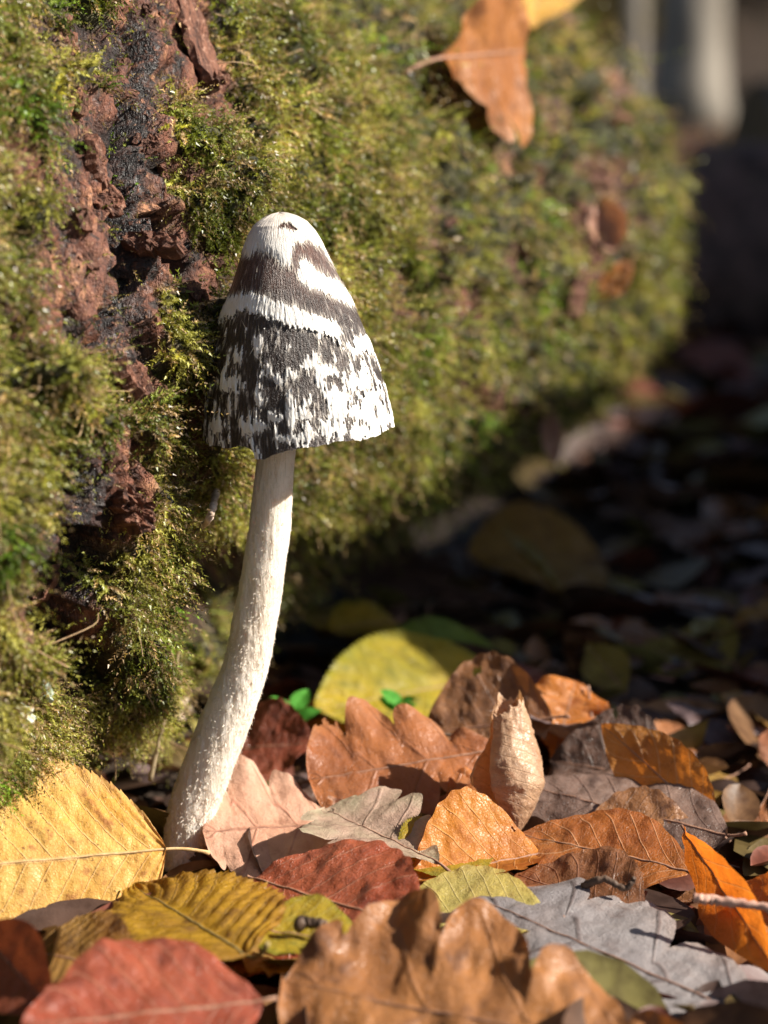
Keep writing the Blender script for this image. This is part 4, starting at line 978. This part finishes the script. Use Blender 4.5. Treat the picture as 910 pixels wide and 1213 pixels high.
MARKS = [('the mushroom stem', MO), ('the big bright yellow leaf', at(60, 1000, -4)), ('the golden olive leaf', at(230, 1095, -7)), ('the wavy red leaf', at(160, 1190, -12)), ('the glossy russet leaf', at(400, 1060, -5.5)),
         ('the big brown oak leaf', at(560, 1190, -12)), ('the silvery grey oak leaf', at(760, 1140, -8)), ('the pinkish oak leaf', at(330, 970, 0.5)), ('the half shaded oak leaf', at(480, 905, 3)), ('the rolled tan leaf', at(606, 970, 1)),
         ('the glowing orange leaf', at(570, 1030, -2)), ('the flat orange leaf', at(720, 1025, -1.5)), ('the twisted orange leaf', at(860, 1070, -5)), ('the grey brown leaf', at(740, 955, 1)), ('the upright orange leaf', at(665, 860, 6.5)),
         ('the yellow green leaf', at(470, 820, 13.5)), ('the big yellow brown leaf', at(640, 660, 35)), ('the pale olive leaf', at(815, 775, 22)), ('the narrow green leaf', at(720, 790, 17)), ('the low brown log', np.array([35, 118, 0])),
         ('the foot of the mossy log', at(420, 690, 24)), ('the far log end', at(760, 470, 55)), ('the added shading log', np.array([36, 22, 0]))]
def litter_label(m, kind, sc, flip, pos, lo, hi):
    d = [np.hypot(*(np.asarray(pos)[:2] - q[:2])) for _, q in MARKS]; k = int(np.argmin(d))
    size = 'small' if sc < lo else 'large' if sc > hi else 'mid-sized'
    rel = 'right beside' if d[k] < 4 else 'close to' if d[k] < 9 else 'away from'
    return f"{size} {WORDS[m]} {dict(beech='oval', oak='lobed oak', elm='toothed')[kind]} leaf{' underside up' if flip else ''} {rel} {MARKS[k][0]}"
count = 0
while count < 115:
    y = gl.uniform(-17, 13); hw = 0.19 * (y + 55) + 3.5
    x = gl.uniform(-hw, hw)
    if log_clear(x, y) < LR - 6.0: continue
    if math.hypot(x - MO[0], y - MO[1]) < 1.6: continue
    m = near_m[gl.integers(len(near_m))]; k = gl.integers(len(shapes))
    if shapes[k][0] == 'oak' and m == 'elm_brown': m = 'oak_brown'
    px_, py_, _ = proj(np.array([x, y, 1.0]))
    if px_ < 240 and 850 < py_ < 1140: continue
    busy = 190 < px_ < 860 and 880 < py_ < 1100
    z = gz(x, y) + 0.15 + gl.random() * (0.35 if busy else 0.8)
    if py_ > 1085: z -= 0.7
    tl = 0.10 if busy else 0.28
    sc = gl.uniform(0.4, 0.8); fl = gl.random() < 0.4
    litter_leaf(k, m, (x, y, z), gl.uniform(0, 6.28), gl.normal() * tl, gl.normal() * tl, sc, litter_label(m, shapes[k][0], sc, fl, (x, y), 0.53, 0.68), 'fallen leaves in the sunlit litter', fl)
    count += 1
count = 0
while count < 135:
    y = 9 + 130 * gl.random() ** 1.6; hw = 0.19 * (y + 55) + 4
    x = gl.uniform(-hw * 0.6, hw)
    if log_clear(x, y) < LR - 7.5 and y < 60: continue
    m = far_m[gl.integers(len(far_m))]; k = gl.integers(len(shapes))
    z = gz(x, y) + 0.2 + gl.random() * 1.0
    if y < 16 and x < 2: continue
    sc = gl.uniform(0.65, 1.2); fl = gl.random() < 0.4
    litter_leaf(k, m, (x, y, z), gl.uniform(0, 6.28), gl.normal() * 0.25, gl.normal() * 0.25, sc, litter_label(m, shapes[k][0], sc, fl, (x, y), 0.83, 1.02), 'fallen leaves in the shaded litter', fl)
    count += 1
# the mass of litter that cannot be counted: simple bent leaves, one object
def litter_mass(n, gen, ymin, ymax, spread, smin, smax, cols, zr):
    y = ymin + (ymax - ymin) * gen.random(n) ** 2; x = gen.uniform(-1, 1, n) * (spread * (y + 60) + 6)
    keep = np.array([(log_clear(a_, b_) > LR - 8.5) or b_ > 60 for a_, b_ in zip(x, y)])
    x, y = x[keep], y[keep]; n = len(x)
    z = ground_height(x, y) + 0.05 + gen.random(n) * zr
    t = np.linspace(0, 1, 7); w = np.sin(math.pi * t ** 0.9) ** 0.8
    loc = np.stack([np.stack([s * w * 0.3, t - 0.5, 0.12 * np.abs(s) * w + 0.1 * (t - 0.5) ** 2 * 2], -1) for s in (-1, 0, 1)], 1).reshape(-1, 3)   # 21 pts
    sc = gen.uniform(smin, smax, n)
    yaw, pit, rol = gen.uniform(0, 6.28, n), gen.normal(size=n) * 0.3, gen.normal(size=n) * 0.3
    P = loc[None] * sc[:, None, None] * np.array([1, 1, 1])
    P[..., 2] *= gen.choice([-1, 1], n)[:, None] * gen.uniform(0.3, 2.2, n)[:, None]
    c, s = np.cos(rol)[:, None], np.sin(rol)[:, None]; P = np.stack([P[..., 0] * c + P[..., 2] * s, P[..., 1], -P[..., 0] * s + P[..., 2] * c], -1)
    c, s = np.cos(pit)[:, None], np.sin(pit)[:, None]; P = np.stack([P[..., 0], P[..., 1] * c - P[..., 2] * s, P[..., 1] * s + P[..., 2] * c], -1)
    c, s = np.cos(yaw)[:, None], np.sin(yaw)[:, None]; P = np.stack([P[..., 0] * c - P[..., 1] * s, P[..., 0] * s + P[..., 1] * c, P[..., 2]], -1)
    P = P + np.stack([x, y, z], -1)[:, None]
    fq = grid_faces(7, 3); FA = (fq[None] + (np.arange(n) * 21)[:, None, None]).reshape(-1, 4)
    C = cols[gen.integers(0, len(cols), n)] * gen.uniform(0.6, 1.3, (n, 1))
    return P.reshape(-1, 3), FA, np.repeat(C, 21, 0)
t = NT('litter_leaf'); cc = t.attr('Col', 'Color'); nz = t.noise(t.obj(), 130, 4, 0.6)
cc = t.mix(t.step(nz, 0.4, 0.7), cc, t.mix(1.0, cc, (0.5, 0.45, 0.42), 'MULTIPLY'))
LITTER = t.done(t.translucent(t.bsdf(cc, 0.5, 0.35, t.bump(nz, 0.4, 0.001)), cc, 0.15))
LC = np.array([(0.10, 0.055, 0.035), (0.15, 0.10, 0.095), (0.19, 0.085, 0.035), (0.24, 0.12, 0.05), (0.13, 0.09, 0.03), (0.20, 0.17, 0.05), (0.07, 0.04, 0.03), (0.16, 0.05, 0.03)])
m1 = litter_mass(1500, np.random.default_rng(61), -30, 60, 0.24, 2.0, 5.0, LC, 0.6)
tag(link('leaf_litter', mesh_np('leaf_litter', m1[0], m1[1], LITTER, col=m1[2])), 'brown decaying leaf litter covering the soil around the mushroom', 'leaf litter', kind='stuff')
m3 = litter_mass(2600, np.random.default_rng(63), -26, 24, 0.22, 0.6, 2.0, LC, 1.1)
tag(link('leaf_crumbs', mesh_np('leaf_crumbs', m3[0], m3[1], LITTER, col=m3[2])), 'small broken leaf scraps filling the gaps between the fallen leaves', 'leaf scraps', kind='stuff')
m2 = litter_mass(9000, np.random.default_rng(62), 55, 1500, 0.30, 4.0, 8.0, LC, 1.5)
tag(link('distant_leaf_litter', mesh_np('distant_leaf_litter', m2[0], m2[1], LITTER, col=m2[2])), 'dull carpet of fallen leaves stretching away into the forest', 'leaf litter', kind='stuff')

# ================================================================== SMALL THINGS
def twig(name, label, pts, r0, r1, mat, cat='twig', seg=9, n=26, gen=np.random.default_rng(4)):
    P = smooth_path(pts, n); P[1:-1] += gen.normal(size=(n - 2, 3)) * r0 * 0.12
    o0 = P[0].copy()
    Vv, Ff = tube(P - o0, np.linspace(r0, r1, n) * (1 + 0.1 * gen.normal(size=n)), seg)
    return tag(link(name, mesh_np(name, Vv, tri_split(Ff), mat), None, o0), label, cat)
twig('grass_stalk', 'thin dry tan stalk rising between the yellow leaf and the mushroom stem', [at(178, 925, 3.0), at(190, 870, 3.2), at(204, 820, 3.4), at(212, 770, 3.6)], 0.075, 0.045, GRASSM, 'stalk')
twig('twig', 'short dark twig with a blunt end lying across the orange leaves', [at(690, 1050, -4.2), at(715, 1042, -4.4), at(740, 1052, -4.6), at(752, 1040, -4.6)], 0.10, 0.07, TWIG)
twig('twig', 'pinkish leaf stalk crossing the twisted orange leaf', [at(822, 1064, -6.6), at(860, 1068, -6.8), at(925, 1078, -7.2)], 0.13, 0.10, m_plain('pink_twig', (0.42, 0.22, 0.16), (0.52, 0.32, 0.24), 300))
twig('twig', 'thin brown stalk standing up behind the grey brown leaf', [at(704, 900, 6.2), at(702, 860, 6.6), at(697, 812, 7.2)], 0.06, 0.04, STALK)
twig('twig', 'dark stem running across the shaded brown leaf', [at(500, 866, 4.5), at(560, 876, 4.5), at(600, 902, 4.2)], 0.05, 0.03, TWIG)
twig('twig', 'pale twig stub poking out of the moss in the cap shadow', [on_log(196, 640)[0] + LN * 0.8, on_log(203, 610)[0] + LN * 1.1, on_log(212, 580)[0] + LN * 1.2], 0.07, 0.11, PALE)
twig('twig', 'little knobbly cone scrap lying below the russet red leaf', [at(352, 1096, -8.2), at(366, 1092, -8.2), at(384, 1096, -8.3)], 0.16, 0.12, TWIG)
# torn pale bark scrap on the log
gp = np.random.default_rng(8)
pc, pn = on_log(188, 800)
scr = link('bark_scrap', chunk_mesh('bark_scrap', 0.95, 0.46, 0.16, gp, PALE, 26, 6, 0.36))
tag(scr, 'torn pale bark scrap jutting from the log above the dry stalk', 'bark')
orient(scr, on_log(186, 802)[0] + on_log(186, 802)[1] * 1.1, np.array([-0.15, -0.55, 0.85]), np.array([1, 0.1, 0.25]), origin=np.zeros(3))
for px, py, s in [(22, 818, 0.34), (36, 828, 0.26), (14, 832, 0.28), (24, 842, 0.2), (30, 808, 0.22)]:
    pc, pn = on_log(px, py)
    o = link('lichen', chunk_mesh('lichen', s, s, 0.12, gp, LICHEN, 16, 4, 0.4), log_o); orient(o, pc + pn * 0.95, pn, LA)
pc, pn = on_log(278, 288)
# seedlings
def seedling(label, base, h, gen, nleaf=5, lw=0.35):
    r = empty('seedling', base); tag(r, label, 'seedling')
    top = np.array([0.1, 0, h])
    Vv, Ff = tube(smooth_path([np.zeros(3), top * 0.5 + [0.08, 0, 0], top], 10), np.linspace(0.04, 0.025, 10), 7)
    link('stem', mesh_np('seedling_stem', Vv, tri_split(Ff), GREEN), r)
    for k in range(nleaf):
        bl, _ = make_leaf('beech', lw * 2.4, lw * 1.5, GREEN, 14, 8, fold=0.3, wave=0.05, seed=700 + k, stalk=0)
        o = link('leaf', bl, r); a_ = k * 2.4 + gen.random()
        y = unit(np.array([math.cos(a_), math.sin(a_) - 0.3, 0.5])); n = unit(np.array([0, -0.35, 1]) - y * np.dot(y, [0, -0.35, 1])); x = np.cross(y, n)
        o.matrix_local = Matrix.Translation(Vector(top * (0.65 + 0.35 * k / nleaf) * CM)) @ Matrix(((x[0], y[0], n[0], 0), (x[1], y[1], n[1], 0), (x[2], y[2], n[2], 0), (0, 0, 0, 1)))
seedling('tiny bright green seedling in shade just behind the mushroom stem', at(345, 895, 8.5), 1.6, gp, 5, 0.42)
seedling('tiny green sprig in front of the yellow green leaf', at(468, 868, 9.5), 1.0, gp, 7, 0.30)

# ================================================================== BACKGROUND
def log_thing(name, label, p0, p1, r0, r1, mat, seg=60, n=70, mossy=0, gen=np.random.default_rng(12)):
    p0, p1 = np.array(p0, float), np.array(p1, float)
    o0 = p0.copy(); o0[2] -= r0
    root = empty(name, o0); tag(root, label, 'log')
    s = np.linspace(0, 1, n); path = p0 + (p1 - p0) * s[:, None]
    path[:, 2] += fbm(np.stack([s * 3, s * 0, s * 0], -1), 2, seed=p0[0]) * r0 * 0.15
    Vv, Ff = tube(path, r0 + (r1 - r0) * s, seg, False)
    ctr_ = np.repeat(path, seg, 0); nr_ = unit(Vv - ctr_)
    Vv = Vv + nr_ * (fbm(Vv / (r0 * 0.5), 4) * r0 * 0.14)[:, None]
    link('bark', mesh_np('log_bark', Vv - o0, Ff, mat), root)
    for e, pc_ in ((0, path[0]), (-1, path[-1])):
        ring_ = Vv[:seg] if e == 0 else Vv[-seg:]
        rows = [ring_ * (1 - q) + pc_ * q + gen.normal(size=(seg, 3)) * 0.12 * (q > 0) for q in (0, 0.3, 0.65, 0.97)]
        link('end_wood', mesh_np('log_end', np.vstack(rows) - o0, grid_faces(4, seg, True), ENDW), root)
    if mossy:
        n_ = mossy; k = gen.integers(0, len(Vv), n_); k = k[nr_[k][:, 2] > -0.2]; n_ = len(k)
        b_ = Vv[k] + gen.normal(size=(n_, 3)) * 0.3; d_ = unit(nr_[k] + gen.normal(size=(n_, 3)) * 0.7); w_ = unit(np.cross(d_, gen.normal(size=(n_, 3)))) * 0.16
        TV = np.stack([b_ - w_, b_ + w_, b_ + d_ * gen.uniform(0.7, 1.6, (n_, 1))], 1).reshape(-1, 3)
        tag(link('moss', mesh_np('log_moss', TV - o0, np.arange(n_ * 3).reshape(-1, 3), MOSS, False, col=np.repeat(np.array([[0.09, 0.10, 0.02]]) * gen.uniform(0.5, 1.4, (n_, 1)), 3, 0)), root), kind='stuff')
    return root
# big log added out of view at the right to shade the litter
log_thing('fallen_log', 'added unseen mossy log to the right that shades the leaf litter', (36, 11, 13.8), (82, 118, 14.5), 15, 14.5, LOGD, mossy=6000)
log_thing('fallen_log', 'low brown log in the shade beyond the far end of the mossy log', (27, 128, 6), (110, 96, 7), 10, 10, LOGD, mossy=800)
log_thing('fallen_log', 'dark log lying across the forest floor in front of the pale tree', (60, 300, 8), (330, 340, 9), 13, 12, TREED)
def tree(label, x, y, r, h, mat, gen, crown_mat=CROWN, crown_n=1500, lean=(0, 0)):
    root = empty('tree', (x, y, gz(x, y))); tag(root, label, 'tree', None)
    n = 40; s = np.linspace(0, 1, n)
    path = np.stack([lean[0] * s * h + fbm(np.stack([s * 2, s * 0 + x, s * 0], -1), 2) * r * 0.6, lean[1] * s * h + fbm(np.stack([s * 2, s * 0 + y, s * 0 + 5], -1), 2) * r * 0.6, s * h - 8], -1)
    rad = r * (1 - 0.78 * s) * (1 + 0.5 * np.exp(-s * h / (r * 1.5)))
    Vv, Ff = tube(path, rad, 28)
    c = np.repeat(path, 28, 0); nn_ = unit(Vv[:len(c)] - c)
    Vv[:len(c)] += nn_ * (fbm(Vv[:len(c)] / np.array([r * 0.5, r * 0.5, r * 1.6]), 3) * r * 0.10)[:, None]
    tr = link('trunk', mesh_np('trunk', Vv, tri_split(Ff), mat), root)
    tips = []
    for k in range(11):
        b0_ = path[int(n * (0.45 + 0.048 * k))]; a_ = k * 2.4 + gen.random(); ll = h * (0.34 - 0.018 * k)
        d = np.array([math.cos(a_), math.sin(a_), 0.55])
        P = smooth_path([b0_, b0_ + d * ll * 0.4 + [0, 0, ll * 0.05], b0_ + d * ll * 0.75 + gen.normal(size=3) * ll * 0.06, b0_ + d * ll], 14)
        Lv, Lf = tube(P, np.linspace(rad[int(n * (0.45 + 0.048 * k))] * 0.5, r * 0.05, 14), 8)
        link('limb', mesh_np('limb', Lv, tri_split(Lf), mat), root); tips += [P[-1], P[9], P[6]]
    tips.append(path[-1]); tips = np.array(tips)
    c_ = tips[gen.integers(0, len(tips), crown_n)] + gen.normal(size=(crown_n, 3)) * h * 0.065
    a1 = unit(gen.normal(size=(crown_n, 3))); a2 = unit(np.cross(a1, gen.normal(size=(crown_n, 3)))); s_ = gen.uniform(5, 10, (crown_n, 1))
    Q = np.stack([c_ - a1 * s_, c_ + a2 * s_ * 0.5, c_ + a1 * s_, c_ - a2 * s_ * 0.5], 1).reshape(-1, 3)
    link('crown', mesh_np('crown', Q, np.arange(len(Q)).reshape(-1, 4), crown_mat, False), root)
gt = np.random.default_rng(15)
p = on_z(842, 137, 0)
tree('tall pale grey tree trunk beyond the dark log, lit along one side', 182, 1230, 20, 1300, TREEB, gt)
tree('slim pale trunk behind the far end of the mossy log', 165, 1420, 9, 1100, TREEB, gt, lean=(0.01, 0))
tree('thick brown forest trunk to the right of the pale grey tree', 430, 1750, 30, 1500, TREED, gt)
tree('dark forest trunk hidden mostly by the mossy log', 120, 1900, 28, 1500, TREED, gt)
tree('brown leaning trunk deep in the forest behind the log', 30, 1500, 22, 1400, TREED, gt, lean=(-0.05, 0))
tree('dark trunk added out of view behind the shading log to shade the forest floor', 190, 86, 26, 1200, TREED, gt)  # unseen trunk, placed so its shadow darkens the far litter
tree('broad dark trunk added out of view right of the shading log for its shadow', 300, 165, 36, 1400, TREED, gt)  # another unseen trunk, added for the strip of shade it casts
tree('rough dark trunk added out of view to shade the floor beyond the low brown log', 420, 260, 40, 1500, TREED, gt)  # third trunk outside the frame, added for shade further back
# undergrowth on the rise behind the trees
gb = np.random.default_rng(19)
for k, (x, y, rx, h) in enumerate([(150, 2100, 160, 160), (480, 2300, 220, 200), (800, 2500, 240, 220), (-150, 2300, 220, 200)]):
    n = 2600
    c_ = gb.normal(size=(n, 3)) * np.array([rx * 0.5, rx * 0.4, h * 0.35]) + np.array([0, 0, h * 0.5]); c_[:, 2] = np.abs(c_[:, 2])
    a1 = unit(gb.normal(size=(n, 3))); a2 = unit(np.cross(a1, gb.normal(size=(n, 3)))); s_ = gb.uniform(6, 13, (n, 1))
    Q = np.stack([c_ - a1 * s_, c_ + a2 * s_ * 0.5, c_ + a1 * s_, c_ - a2 * s_ * 0.5], 1).reshape(-1, 3)
    r = empty('bush', (x, y, gz(x, y)))
    tag(r, ['olive thicket bush right behind the slim pale trunk', 'wide olive brown thicket bush behind the tall pale grey tree', 'tall thicket bush beyond the thick brown forest trunk', 'thicket bush hidden behind the mossy log'][k], 'bush', 'thicket bushes behind the trunks')
    link('foliage', mesh_np('bush_foliage', Q, np.arange(len(Q)).reshape(-1, 4), BUSH, False), r)
    for q in range(5):
        Vv, Ff = tube(smooth_path([np.array([0, 0, -10.0]), np.array([gb.normal() * 15, gb.normal() * 15, h * 0.4]), np.array([gb.normal() * 40, gb.normal() * 40, h * 0.9])], 10), np.linspace(3, 1, 10), 7)
        link('stem', mesh_np('bush_stem', Vv, tri_split(Ff), TREED), r)
print('objects', len(bpy.data.objects), 'tris', sum(len(o.data.polygons) for o in bpy.data.objects if o.type == 'MESH'))
